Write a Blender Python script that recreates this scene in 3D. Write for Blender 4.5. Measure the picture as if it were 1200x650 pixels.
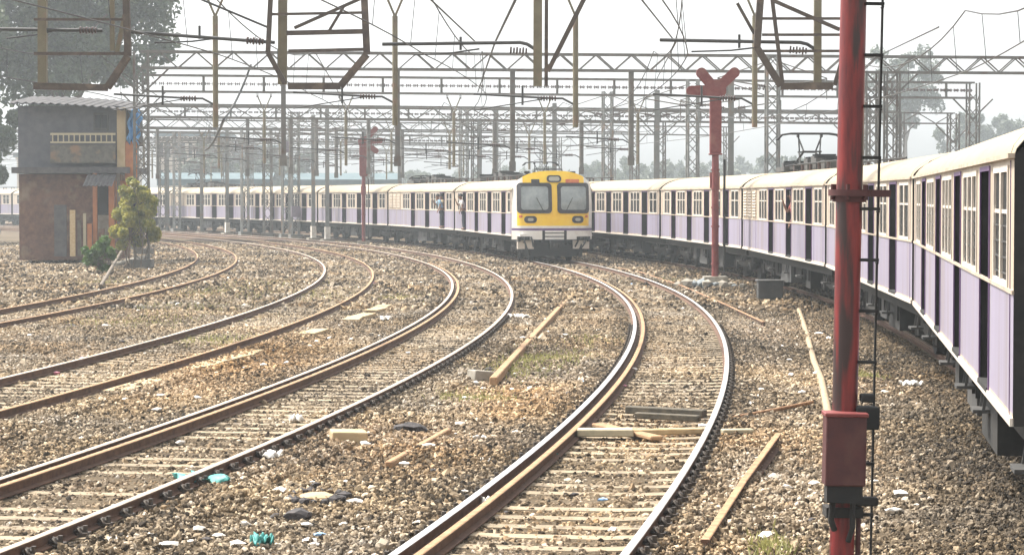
import bpy, bmesh, math, random
import numpy as np
from mathutils import Vector, Matrix
random.seed(7); rng = np.random.default_rng(7)
PI = math.pi
for o in list(bpy.data.objects): bpy.data.objects.remove(o)
SC = bpy.context.scene
COL = SC.collection

# ------------------------------------------------------------------ camera, sky, sun, exposure
FPX, HC, YH = 2800.0, 2.72, 231.0            # focal length in photo pixels, eye height above rail, horizon row
PITCH = math.atan((325 - YH) / FPX)
cam = bpy.data.cameras.new('camera'); cam.sensor_width = 36; cam.lens = FPX / 1200 * 36
cam.clip_start = 0.5; cam.clip_end = 9000
camo = bpy.data.objects.new('camera', cam); COL.objects.link(camo)
camo.location = (0, 0, HC); camo.rotation_euler = (PI / 2 - PITCH, 0, 0)
SC.camera = camo
SC.render.resolution_x = 1024; SC.render.resolution_y = 554

SUN_EL, SUN_ROT = math.radians(57), math.radians(300)
w = bpy.data.worlds.new('World'); SC.world = w; w.use_nodes = True
nt = w.node_tree; nt.nodes.clear()
sky = nt.nodes.new('ShaderNodeTexSky'); sky.sky_type = 'NISHITA'; sky.sun_disc = False
sky.sun_elevation = SUN_EL; sky.sun_rotation = SUN_ROT
sky.air_density = 1.0; sky.dust_density = 4.0; sky.ozone_density = 0.6
hs = nt.nodes.new('ShaderNodeHueSaturation'); hs.inputs['Saturation'].default_value = 0.07
bg = nt.nodes.new('ShaderNodeBackground'); bg.inputs['Strength'].default_value = 0.15
wo = nt.nodes.new('ShaderNodeOutputWorld')
nt.links.new(sky.outputs[0], hs.inputs['Color']); nt.links.new(hs.outputs[0], bg.inputs[0]); nt.links.new(bg.outputs[0], wo.inputs[0])
sl = bpy.data.lights.new('sun', 'SUN'); sl.energy = 3.2; sl.angle = math.radians(7); sl.color = (1, 0.93, 0.82)
so = bpy.data.objects.new('sun', sl); COL.objects.link(so)
sd = Vector((math.sin(SUN_ROT) * math.cos(SUN_EL), math.cos(SUN_ROT) * math.cos(SUN_EL), math.sin(SUN_EL)))
so.rotation_euler = sd.to_track_quat('Z', 'Y').to_euler(); so.location = (-30, -30, 60)
SC.view_settings.view_transform = 'Standard'; SC.view_settings.look = 'None'
SC.view_settings.gamma = 1; SC.view_settings.exposure = 1.4

# ------------------------------------------------------------------ helpers
def tag(o, label=None, cat=None, group=None, kind=None):
    if label: o['label'] = label
    if cat: o['category'] = cat
    if group: o['group'] = group
    if kind: o['kind'] = kind
    return o
def empty(name, loc=(0, 0, 0), rz=0.0, label=None, cat=None, group=None):
    o = bpy.data.objects.new(name, None); COL.objects.link(o)
    o.location = loc; o.rotation_euler = (0, 0, rz); o.empty_display_size = 0.2
    return tag(o, label, cat, group)
class MB:
    def __init__(s): s.v = []; s.f = []; s.m = []; s.sm = []
    def add(s, vs, fs, m=0, smooth=False):
        b = len(s.v); s.v += [tuple(x) for x in vs]
        for f in fs: s.f.append(tuple(b + i for i in f)); s.m.append(m); s.sm.append(smooth)
    def box(s, c, d, m=0, rot=None):
        hx, hy, hz = d[0] / 2, d[1] / 2, d[2] / 2
        vs = [Vector((x, y, z)) for x in (-hx, hx) for y in (-hy, hy) for z in (-hz, hz)]
        if rot is not None: vs = [rot @ q for q in vs]
        c = Vector(c); vs = [q + c for q in vs]
        s.add(vs, [(0, 1, 3, 2), (4, 6, 7, 5), (0, 4, 5, 1), (2, 3, 7, 6), (0, 2, 6, 4), (1, 5, 7, 3)], m)
    def bar(s, p, q, w, h=None, m=0):
        p, q = Vector(p), Vector(q); h = h or w
        d = q - p; L = d.length
        if L < 1e-6: return
        x = d / L; up = Vector((0, 0, 1)) if abs(x.z) < 0.95 else Vector((0, 1, 0))
        y = up.cross(x).normalized(); z = x.cross(y)
        s.box((p + q) / 2, (L, w, h), m, Matrix((x, y, z)).transposed())
    def tube(s, pts, r, n=8, m=0, caps=True):
        pts = [Vector(p) for p in pts]; rs = r if hasattr(r, '__len__') else [r] * len(pts)
        vs = []; prev = None
        for i, p in enumerate(pts):
            t = (pts[min(i + 1, len(pts) - 1)] - pts[max(i - 1, 0)]).normalized()
            a = Vector((0, 0, 1)) if abs(t.z) < 0.9 else Vector((1, 0, 0))
            if prev is not None and abs(prev.dot(t)) < 0.95: a = prev
            u = (a - t * a.dot(t)).normalized(); v = t.cross(u); prev = u
            for k in range(n):
                an = 2 * PI * k / n; vs.append(p + (u * math.cos(an) + v * math.sin(an)) * rs[i])
        fs = []
        for i in range(len(pts) - 1):
            for k in range(n):
                k2 = (k + 1) % n; fs.append((i * n + k, i * n + k2, (i + 1) * n + k2, (i + 1) * n + k))
        s.add(vs, fs, m, True)
        if caps:
            b = len(pts) - 1
            s.add(vs[:n], [tuple(range(n))[::-1]], m); s.add(vs[b * n:], [tuple(range(n))], m)
    def disc(s, c, axis, r, t, n=12, m=0):
        c = Vector(c); a = Vector(axis).normalized(); s.tube([c - a * t / 2, c + a * t / 2], r, n, m)
    def mesh(s, name, mats):
        me = bpy.data.meshes.new(name); me.from_pydata(s.v, [], s.f)
        for m in (mats if isinstance(mats, (list, tuple)) else [mats]): me.materials.append(m)
        me.polygons.foreach_set('material_index', s.m); me.polygons.foreach_set('use_smooth', s.sm)
        me.update(); return me
    def build(s, name, mats, parent=None, **kw):
        return link(name, s.mesh(name, mats), parent, **kw)
def link(name, me, parent=None, loc=None, rz=None, **kw):
    o = bpy.data.objects.new(name, me); COL.objects.link(o)
    if parent is not None: o.parent = parent
    if loc is not None: o.location = loc
    if rz is not None: o.rotation_euler = (0, 0, rz)
    return tag(o, **kw)
def copy_tree(o, parent=None):
    c = o.copy(); COL.objects.link(c); c.parent = parent
    for ch in list(o.children): copy_tree(ch, c)
    return c
def bevel(o, wd=0.01, seg=1):
    b = o.modifiers.new('bevel', 'BEVEL'); b.width = wd; b.segments = seg; b.limit_method = 'ANGLE'; return o

# pixel of the photograph -> point at a height (on ground/rail level) or at a depth
def ray(x, y):
    u, v = (x - 600) / FPX, (y - 325) / FPX
    return Vector((u, math.cos(PITCH) - v * math.sin(PITCH), -(math.sin(PITCH) + v * math.cos(PITCH))))
def at_h(x, y, h=0.0):
    d = ray(x, y); t = (h - HC) / d.z; return Vector((0, 0, HC)) + d * t
def at_d(x, y, Y):
    d = ray(x, y); return Vector((0, 0, HC)) + d * (Y / d.y)

# ------------------------------------------------------------------ materials
def nodes(name):
    m = bpy.data.materials.new(name); m.use_nodes = True; n = m.node_tree
    return m, n, n.nodes['Principled BSDF']
def mat(name, c, c2=None, scale=6.0, rough=0.7, metal=0.0, bump=0.0, spec=0.4, detail=6, lo=0.35, hi=0.65, c3=None, s3=1.2, f3=(0.55, 0.7), rand=0.0, coord='pos', streak=False):
    m, n, p = nodes(name); L = n.links.new
    p.inputs['Roughness'].default_value = rough; p.inputs['Metallic'].default_value = metal
    p.inputs['Specular IOR Level'].default_value = spec
    if c2 is None and bump == 0 and c3 is None:
        p.inputs['Base Color'].default_value = (*c, 1); return m
    if coord == 'pos':
        g = n.nodes.new('ShaderNodeNewGeometry'); vec = g.outputs['Position']
    else:
        g = n.nodes.new('ShaderNodeTexCoord'); vec = g.outputs['Object']
    if streak:
        mp = n.nodes.new('ShaderNodeMapping'); mp.inputs['Scale'].default_value = (1, 1, 0.12); L(vec, mp.inputs['Vector']); vec = mp.outputs[0]
    t = n.nodes.new('ShaderNodeTexNoise'); t.inputs['Scale'].default_value = scale; t.inputs['Detail'].default_value = detail
    t.inputs['Roughness'].default_value = 0.65; L(vec, t.inputs['Vector'])
    r = n.nodes.new('ShaderNodeValToRGB'); L(t.outputs['Fac'], r.inputs['Fac'])
    r.color_ramp.elements[0].position = lo; r.color_ramp.elements[1].position = hi
    r.color_ramp.elements[0].color = (*c, 1); r.color_ramp.elements[1].color = (*(c2 or c), 1)
    out = r.outputs['Color']
    if c3 is not None:
        t3 = n.nodes.new('ShaderNodeTexNoise'); t3.inputs['Scale'].default_value = s3; t3.inputs['Detail'].default_value = 5; L(vec, t3.inputs['Vector'])
        r3 = n.nodes.new('ShaderNodeValToRGB'); L(t3.outputs['Fac'], r3.inputs['Fac'])
        r3.color_ramp.elements[0].position = f3[0]; r3.color_ramp.elements[1].position = f3[1]
        mx = n.nodes.new('ShaderNodeMixRGB'); L(r3.outputs['Color'], mx.inputs['Fac']); L(out, mx.inputs['Color1']); mx.inputs['Color2'].default_value = (*c3, 1)
        out = mx.outputs['Color']
    if rand > 0:
        oi = n.nodes.new('ShaderNodeObjectInfo'); mr = n.nodes.new('ShaderNodeMapRange')
        mr.inputs['To Min'].default_value = 1 - rand; mr.inputs['To Max'].default_value = 1 + rand
        L(oi.outputs['Random'], mr.inputs['Value'])
        h = n.nodes.new('ShaderNodeHueSaturation'); L(out, h.inputs['Color']); L(mr.outputs[0], h.inputs['Value']); out = h.outputs[0]
    L(out, p.inputs['Base Color'])
    if bump:
        b = n.nodes.new('ShaderNodeBump'); b.inputs['Strength'].default_value = bump; b.inputs['Distance'].default_value = 0.02
        L(t.outputs['Fac'], b.inputs['Height']); L(b.outputs[0], p.inputs['Normal'])
    return m
def leafmat(name, c, c2, trans=0.35, scale=1.5):
    m, n, p = nodes(name); L = n.links.new
    g = n.nodes.new('ShaderNodeNewGeometry'); t = n.nodes.new('ShaderNodeTexNoise'); t.inputs['Scale'].default_value = scale; t.inputs['Detail'].default_value = 4
    L(g.outputs['Position'], t.inputs['Vector'])
    r = n.nodes.new('ShaderNodeValToRGB'); r.color_ramp.elements[0].position = 0.35; r.color_ramp.elements[1].position = 0.65
    r.color_ramp.elements[0].color = (*c, 1); r.color_ramp.elements[1].color = (*c2, 1); L(t.outputs['Fac'], r.inputs['Fac'])
    L(r.outputs[0], p.inputs['Base Color']); p.inputs['Roughness'].default_value = 0.6
    tr = n.nodes.new('ShaderNodeBsdfTranslucent'); L(r.outputs[0], tr.inputs['Color'])
    mx = n.nodes.new('ShaderNodeMixShader'); mx.inputs[0].default_value = trans
    L(p.outputs[0], mx.inputs[1]); L(tr.outputs[0], mx.inputs[2]); L(mx.outputs[0], n.nodes['Material Output'].inputs[0])
    return m
M = {}
M['polished'] = mat('polished_steel', (0.85, 0.83, 0.8), (0.66, 0.6, 0.52), 3, rough=0.3, metal=0.8, lo=0.45, hi=0.75)
M['railtop'] = mat('worn_rail_top', (0.62, 0.53, 0.43), (0.45, 0.34, 0.25), 4, rough=0.42, metal=0.4)
M['rust'] = mat('rail_rust', (0.07, 0.035, 0.022), (0.14, 0.075, 0.045), 7, rough=0.85, bump=0.3)
M['rustlight'] = mat('dusty_rust', (0.36, 0.24, 0.13), (0.24, 0.13, 0.07), 8, rough=0.85, bump=0.3)
M['oldrust'] = mat('old_rust', (0.2, 0.10, 0.05), (0.33, 0.2, 0.11), 9, rough=0.9, bump=0.3)
M['sleeper'] = mat('dusty_concrete_sleeper', (0.21, 0.165, 0.11), (0.31, 0.245, 0.165), 9, rough=0.9, bump=0.5, c3=(0.13, 0.10, 0.07), s3=3, rand=0.15)
M['clip'] = mat('greasy_clip', (0.025, 0.022, 0.02), (0.07, 0.05, 0.035), 30, rough=0.6)
M['cream'] = mat('cream_coach_paint', (0.49, 0.415, 0.33), (0.40, 0.33, 0.255), 2.2, rough=0.5, coord='obj', c3=(0.26, 0.2, 0.145), s3=2.6, f3=(0.48, 0.8), streak=True)
M['roofcream'] = mat('coach_roof_paint', (0.34, 0.275, 0.175), (0.27, 0.215, 0.135), 1.3, rough=0.5, coord='obj', c3=(0.28, 0.22, 0.15), s3=1.1, f3=(0.5, 0.85))
M['lilac'] = mat('lilac_coach_paint', (0.27, 0.245, 0.325), (0.22, 0.2, 0.26), 2.2, rough=0.5, coord='obj', c3=(0.2, 0.165, 0.15), s3=2.4, f3=(0.46, 0.8), streak=True)
M['purple'] = mat('purple_trim', (0.11, 0.06, 0.16), (0.15, 0.09, 0.2), 3, rough=0.45, coord='obj')
M['under'] = mat('underframe_grime', (0.009, 0.0095, 0.01), (0.024, 0.022, 0.02), 3, rough=0.85, coord='obj')
M['bogie'] = mat('bogie_steel', (0.014, 0.013, 0.012), (0.035, 0.03, 0.025), 5, rough=0.8, coord='obj')
M['equip'] = mat('grey_equipment', (0.04, 0.041, 0.042), (0.075, 0.072, 0.068), 3, rough=0.7, coord='obj')
M['inside'] = mat('coach_interior', (0.05, 0.05, 0.05), (0.08, 0.075, 0.07), 2, rough=0.7, coord='obj')
M['glassvoid'] = mat('dark_glass_and_window_void', (0.016, 0.017, 0.018), rough=0.5, spec=0.12)  # in coach windows this colour stands for the dark inside of open frames
M['alu'] = mat('window_frame_cream', (0.66, 0.6, 0.53), (0.55, 0.49, 0.42), 5, rough=0.45, coord='obj')
M['yellow'] = mat('yellow_cab_paint', (0.92, 0.62, 0.025), (0.88, 0.52, 0.02), 1.8, rough=0.35, coord='obj', c3=(0.55, 0.30, 0.05), s3=2.2, f3=(0.62, 0.9))
M['white'] = mat('white_cab_paint', (0.76, 0.74, 0.70), (0.66, 0.62, 0.56), 2.5, rough=0.4, coord='obj', c3=(0.45, 0.4, 0.34), s3=2, f3=(0.6, 0.85))
M['rubber'] = mat('grey_rubber', (0.016, 0.015, 0.02), (0.03, 0.028, 0.034), 8, rough=0.6, coord='obj')
M['screen'] = mat('windscreen_glass', (0.17, 0.2, 0.2), (0.30, 0.33, 0.33), 1.6, rough=0.06, spec=0.7, coord='obj')
M['lens'] = mat('lamp_lens', (0.35, 0.34, 0.27), rough=0.15, spec=0.7)
M['reddisp'] = mat('orange_display', (0.5, 0.07, 0.03), (0.6, 0.2, 0.05), 12, rough=0.4, coord='obj')
M['black'] = mat('black_rubber', (0.015, 0.015, 0.015), rough=0.6)
M['redpost'] = mat('red_post_paint', (0.085, 0.005, 0.007), (0.24, 0.018, 0.014), 13, rough=0.42, spec=0.5, c3=(0.03, 0.013, 0.012), s3=8, f3=(0.5, 0.6), bump=0.12, streak=True)
M['redbox'] = mat('dull_red_box', (0.05, 0.013, 0.014), (0.075, 0.02, 0.019), 7, rough=0.6, c3=(0.08, 0.03, 0.025), s3=5)
M['redfaded'] = mat('faded_red_paint', (0.14, 0.022, 0.022), (0.19, 0.045, 0.04), 6, rough=0.6, c3=(0.2, 0.07, 0.06), s3=2)
M['steel'] = mat('gantry_steel', (0.10, 0.098, 0.09), (0.15, 0.14, 0.125), 3, rough=0.7, c3=(0.09, 0.055, 0.04), s3=1.5)
M['olive'] = mat('olive_drop_post', (0.18, 0.16, 0.10), (0.135, 0.115, 0.075), 4, rough=0.65, c3=(0.2, 0.13, 0.09), s3=2.5)
M['darksteel'] = mat('weathered_frame_steel', (0.055, 0.042, 0.036), (0.09, 0.07, 0.055), 5, rough=0.7, c3=(0.14, 0.105, 0.08), s3=3)
M['wire'] = mat('dark_wire', (0.05, 0.05, 0.05), rough=0.6)
M['insul'] = mat('brown_porcelain', (0.06, 0.035, 0.03), rough=0.3)
M['mast'] = mat('mast_grey_paint', (0.14, 0.15, 0.145), (0.2, 0.2, 0.19), 2, rough=0.6, c3=(0.2, 0.14, 0.1), s3=1.2)
M['whiteband'] = mat('white_base_paint', (0.7, 0.68, 0.62), (0.55, 0.5, 0.45), 5, rough=0.6)
M['plate'] = mat('signal_back_plate', (0.22, 0.2, 0.25), (0.28, 0.25, 0.3), 4, rough=0.6)
M['wood'] = mat('dry_timber', (0.44, 0.31, 0.16), (0.55, 0.43, 0.25), 10, rough=0.85, bump=0.4, rand=0.15)
M['darkwood'] = mat('creosoted_timber', (0.045, 0.04, 0.03), (0.12, 0.1, 0.07), 8, rough=0.8, bump=0.3)
M['palewood'] = mat('pale_timber', (0.36, 0.33, 0.23), (0.45, 0.39, 0.27), 8, rough=0.85, bump=0.3)
M['concrete'] = mat('weathered_concrete', (0.22, 0.2, 0.165), (0.32, 0.29, 0.24), 5, rough=0.9, bump=0.4)
M['duct'] = mat('sandy_cable_duct', (0.36, 0.265, 0.15), (0.43, 0.33, 0.2), 4, rough=0.9, bump=0.3, c3=(0.36, 0.27, 0.17), s3=2)
M['hose'] = mat('dusty_hose', (0.27, 0.2, 0.125), (0.33, 0.255, 0.165), 9, rough=0.8)
M['teal'] = mat('teal_plastic', (0.03, 0.2, 0.185), (0.07, 0.3, 0.28), 20, rough=0.55)
M['litwhite'] = mat('white_litter', (0.74, 0.72, 0.68), (0.6, 0.57, 0.52), 20, rough=0.7)
M['litdark'] = mat('dark_rag', (0.02, 0.02, 0.022), (0.06, 0.05, 0.05), 20, rough=0.8)
M['litblue'] = mat('blue_litter', (0.2, 0.36, 0.6), (0.3, 0.45, 0.66), 20, rough=0.6)
M['litpink'] = mat('pink_litter', (0.6, 0.2, 0.28), (0.66, 0.3, 0.36), 20, rough=0.6)

# ground: dusty brown earth with grime patches (colour only)
def ground_mat():
    m, n, p = nodes('dusty_earth'); L = n.links.new
    g = n.nodes.new('ShaderNodeNewGeometry')
    def noise(s, d=8):
        t = n.nodes.new('ShaderNodeTexNoise'); t.inputs['Scale'].default_value = s; t.inputs['Detail'].default_value = d; t.inputs['Roughness'].default_value = 0.7
        L(g.outputs['Position'], t.inputs['Vector']); return t
    a = noise(0.35); b = noise(9)
    r = n.nodes.new('ShaderNodeValToRGB'); L(a.outputs['Fac'], r.inputs['Fac'])
    e = r.color_ramp.elements; e[0].position = 0.3; e[0].color = (0.07, 0.052, 0.036, 1); e[1].position = 0.72; e[1].color = (0.2, 0.155, 0.105, 1)
    x = e.new(0.5); x.color = (0.125, 0.095, 0.062, 1)
    r2 = n.nodes.new('ShaderNodeValToRGB'); L(b.outputs['Fac'], r2.inputs['Fac']); r2.color_ramp.elements[0].position = 0.3; r2.color_ramp.elements[1].position = 0.7
    r2.color_ramp.elements[0].color = (0.35, 0.35, 0.35, 1); r2.color_ramp.elements[1].color = (1.2, 1.2, 1.2, 1)
    mx = n.nodes.new('ShaderNodeMixRGB'); mx.blend_type = 'MULTIPLY'; mx.inputs[0].default_value = 0.8; L(r.outputs[0], mx.inputs[1]); L(r2.outputs[0], mx.inputs[2])
    L(mx.outputs[0], p.inputs['Base Color']); p.inputs['Roughness'].default_value = 0.95; p.inputs['Specular IOR Level'].default_value = 0.1
    bp = n.nodes.new('ShaderNodeBump'); bp.inputs['Strength'].default_value = 0.9; bp.inputs['Distance'].default_value = 0.06; L(b.outputs['Fac'], bp.inputs['Height']); L(bp.outputs[0], p.inputs['Normal'])
    return m
def stone_mat():
    m, n, p = nodes('ballast_stone'); L = n.links.new
    at = n.nodes.new('ShaderNodeAttribute'); at.attribute_type = 'INSTANCER'; at.attribute_name = 'tone'
    r = n.nodes.new('ShaderNodeValToRGB'); L(at.outputs['Fac'], r.inputs['Fac']); e = r.color_ramp.elements
    e[0].position = 0; e[0].color = (0.03, 0.026, 0.022, 1); e[1].position = 1; e[1].color = (0.6, 0.55, 0.48, 1)
    for ps, c in ((0.25, (0.10, 0.08, 0.057)), (0.5, (0.265, 0.215, 0.155)), (0.8, (0.44, 0.375, 0.285))):
        x = e.new(ps); x.color = (*c, 1)
    g = n.nodes.new('ShaderNodeNewGeometry'); t = n.nodes.new('ShaderNodeTexNoise'); t.inputs['Scale'].default_value = 0.3; t.inputs['Detail'].default_value = 5
    L(g.outputs['Position'], t.inputs['Vector'])
    r2 = n.nodes.new('ShaderNodeValToRGB'); L(t.outputs['Fac'], r2.inputs['Fac'])
    r2.color_ramp.elements[0].position = 0.35; r2.color_ramp.elements[0].color = (0.8, 0.8, 0.82, 1); r2.color_ramp.elements[1].position = 0.65; r2.color_ramp.elements[1].color = (1.05, 0.96, 0.82, 1)
    mx = n.nodes.new('ShaderNodeMixRGB'); mx.blend_type = 'MULTIPLY'; mx.inputs[0].default_value = 1; L(r.outputs[0], mx.inputs[1]); L(r2.outputs[0], mx.inputs[2])
    wa = n.nodes.new('ShaderNodeAttribute'); wa.attribute_type = 'INSTANCER'; wa.attribute_name = 'warm'
    mw = n.nodes.new('ShaderNodeMixRGB'); mw.blend_type = 'MULTIPLY'; L(wa.outputs['Fac'], mw.inputs[0]); L(mx.outputs[0], mw.inputs[1]); mw.inputs[2].default_value = (1.22, 0.95, 0.66, 1)
    L(mw.outputs[0], p.inputs['Base Color']); p.inputs['Roughness'].default_value = 0.9; p.inputs['Specular IOR Level'].default_value = 0.2
    return m
M['ground'] = ground_mat(); M['stone'] = stone_mat()

# ------------------------------------------------------------------ track geometry: concentric curves to the left
CX, CY = -294.3, 66.4
R0 = 294.3                                   # s = radius - R0; s is the X of the curve at its apex
class Track:
    def __init__(s, cx, cy, R): s.cx, s.cy, s.R = cx, cy, R
    def pt(s, Y, off=0.0, h=0.0):            # point abreast of forward distance Y
        r = s.R + off; ph = math.asin(max(-1, min(1, (Y - s.cy) / s.R)))
        return Vector((s.cx + r * math.cos(ph), s.cy + r * math.sin(ph), h))
    def arc(s, a, off=0.0, h=0.0):           # a: arc length along the centre line from the apex
        ph = a / s.R; r = s.R + off; return Vector((s.cx + r * math.cos(ph), s.cy + r * math.sin(ph), h))
    def a_of_Y(s, Y): return s.R * math.asin((Y - s.cy) / s.R)
    def rz(s, a): return a / s.R + PI / 2
    def a_at_px(s, x, off=0.0):              # arc where the picture column x meets the curve (far crossing)
        best = None; u = (x - 600) / FPX; last = None
        for i in range(900):
            a = -60 + i * 0.35; p = s.arc(a, off); d = p.x - u * p.y
            if last is not None and (last > 0) != (d > 0) and p.y > 20: best = a
            last = d
        return best
TA = Track(CX, CY, R0 + 3.90); TB = Track(CX, CY, R0 - 0.87); TC = Track(-303, 66.5, 297.75)
TD = Track(-296.4, 73.1, 285.2); TZ = Track(CX, CY, R0 + 9.4)
TRACKS = dict(A=TA, B=TB, C=TC, D=TD, Z=TZ)
GREF = Track(CX, CY, R0)
HG = 0.873                                    # half distance between rail centres

# ------------------------------------------------------------------ ground sheet
def vnoise(x, y, f):
    return (np.sin(x * f * 1.3 + 1.7 * np.sin(y * f * 0.9)) + np.sin(y * f * 1.1 + 2.1 * np.sin(x * f * 0.7 + 1)) + 0.6 * np.sin((x + y) * f * 2.3 + 0.5)) / 2.6
def ground_h(x, y):
    x = np.asarray(x, float); y = np.asarray(y, float)
    h = -0.165 + 0.05 * vnoise(x, y, 1.1) + 0.03 * vnoise(x + 9, y - 4, 3.1) + 0.05 * vnoise(x, y, 0.35)
    on = np.zeros_like(h)
    for t in TRACKS.values():
        d = np.abs(np.hypot(x - t.cx, y - t.cy) - t.R)
        on = np.maximum(on, np.clip((1.75 - d) / 0.5, 0, 1))
    h = h * (1 - on) + (-0.15) * on
    # slight shoulders between the tracks
    far = np.clip((y - 120) / 120, 0, 1)
    return h * (1 - far) + (-0.18) * far
ys = np.concatenate([np.linspace(-300, 10, 14)[:-1], np.linspace(10, 60, 200)[:-1], np.linspace(60, 160, 160)[:-1], np.geomspace(160, 7000, 60)])
us = np.concatenate([np.array([-1, -0.5, -0.3, -0.2]), np.linspace(-0.13, 0.13, 140), np.array([0.2, 0.3, 0.5, 1])])
wid = np.maximum(np.abs(ys), 12) * 2.0 + 20
X = us[None, :] * wid[:, None]; Y = np.repeat(ys[:, None], len(us), 1)
H = ground_h(X, Y)
nv = len(us); gv = np.stack([X.ravel(), Y.ravel(), H.ravel()], 1)
gf = [(j * nv + i, j * nv + i + 1, (j + 1) * nv + i + 1, (j + 1) * nv + i) for j in range(len(ys) - 1) for i in range(nv - 1)]
gm = bpy.data.meshes.new('ground'); gm.from_pydata(gv.tolist(), [], gf); gm.materials.append(M['ground'])
gm.polygons.foreach_set('use_smooth', [True] * len(gf))
link('ground', gm, kind='structure', label='dusty brown railway ground between and beside the tracks')

# ------------------------------------------------------------------ ballast (geometry nodes instances)
def stone_group(mat_, size):
    ng = bpy.data.node_groups.new('scatter_stones', 'GeometryNodeTree')
    ng.interface.new_socket('Geometry', in_out='INPUT', socket_type='NodeSocketGeometry')
    ng.interface.new_socket('Geometry', in_out='OUTPUT', socket_type='NodeSocketGeometry')
    N = ng.nodes.new; L = ng.links.new
    gi = N('NodeGroupInput'); go = N('NodeGroupOutput')
    join = N('GeometryNodeJoinGeometry')
    for k in range(5):
        ico = N('GeometryNodeMeshIcoSphere'); ico.inputs['Radius'].default_value = size; ico.inputs['Subdivisions'].default_value = 2
        sp = N('GeometryNodeSetPosition'); nz = N('ShaderNodeTexNoise'); nz.noise_dimensions = '4D'
        nz.inputs['W'].default_value = k * 3.7; nz.inputs['Scale'].default_value = 0.9 / size; nz.inputs['Detail'].default_value = 1
        sub = N('ShaderNodeVectorMath'); sub.operation = 'SUBTRACT'; sub.inputs[1].default_value = (0.5, 0.5, 0.5)
        sc = N('ShaderNodeVectorMath'); sc.operation = 'SCALE'; sc.inputs['Scale'].default_value = size * 2.6
        L(nz.outputs['Color'], sub.inputs[0]); L(sub.outputs[0], sc.inputs[0]); L(ico.outputs['Mesh'], sp.inputs['Geometry']); L(sc.outputs[0], sp.inputs['Offset'])
        sm = N('GeometryNodeSetMaterial'); sm.inputs['Material'].default_value = mat_; L(sp.outputs[0], sm.inputs['Geometry'])
        ss = N('GeometryNodeSetShadeSmooth'); ss.inputs['Shade Smooth'].default_value = False; L(sm.outputs[0], ss.inputs['Geometry'])
        g2 = N('GeometryNodeGeometryToInstance'); L(ss.outputs[0], g2.inputs[0]); L(g2.outputs[0], join.inputs[0])
    iop = N('GeometryNodeInstanceOnPoints'); iop.inputs['Pick Instance'].default_value = True
    L(gi.outputs[0], iop.inputs['Points']); L(join.outputs[0], iop.inputs['Instance'])
    rr = N('FunctionNodeRandomValue'); rr.data_type = 'FLOAT_VECTOR'; rr.inputs[0].default_value = (-3.14, -3.14, -3.14); rr.inputs[1].default_value = (3.14, 3.14, 3.14)
    L(rr.outputs[0], iop.inputs['Rotation'])
    na = N('GeometryNodeInputNamedAttribute'); na.data_type = 'FLOAT_VECTOR'; na.inputs['Name'].default_value = 'sc'
    L(na.outputs[0], iop.inputs['Scale'])
    L(iop.outputs[0], go.inputs[0])
    return ng
def sleeper_zone(x, y):                       # 1 where a sleeper top shows, with the track offset
    m = np.zeros(len(x), bool); rl = np.zeros(len(x), bool)
    for t in TRACKS.values():
        r = np.hypot(x - t.cx, y - t.cy) - t.R; a = t.R * np.arcsin(np.clip((y - t.cy) / (t.R + r), -1, 1))
        ph = np.abs(((a / 0.6) % 1.0) - 0.5) * 0.6
        m |= (np.abs(r) < 1.32) & (ph < 0.125)
        rl |= (np.abs(np.abs(r) - HG) < 0.1)
    return m, rl
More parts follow.
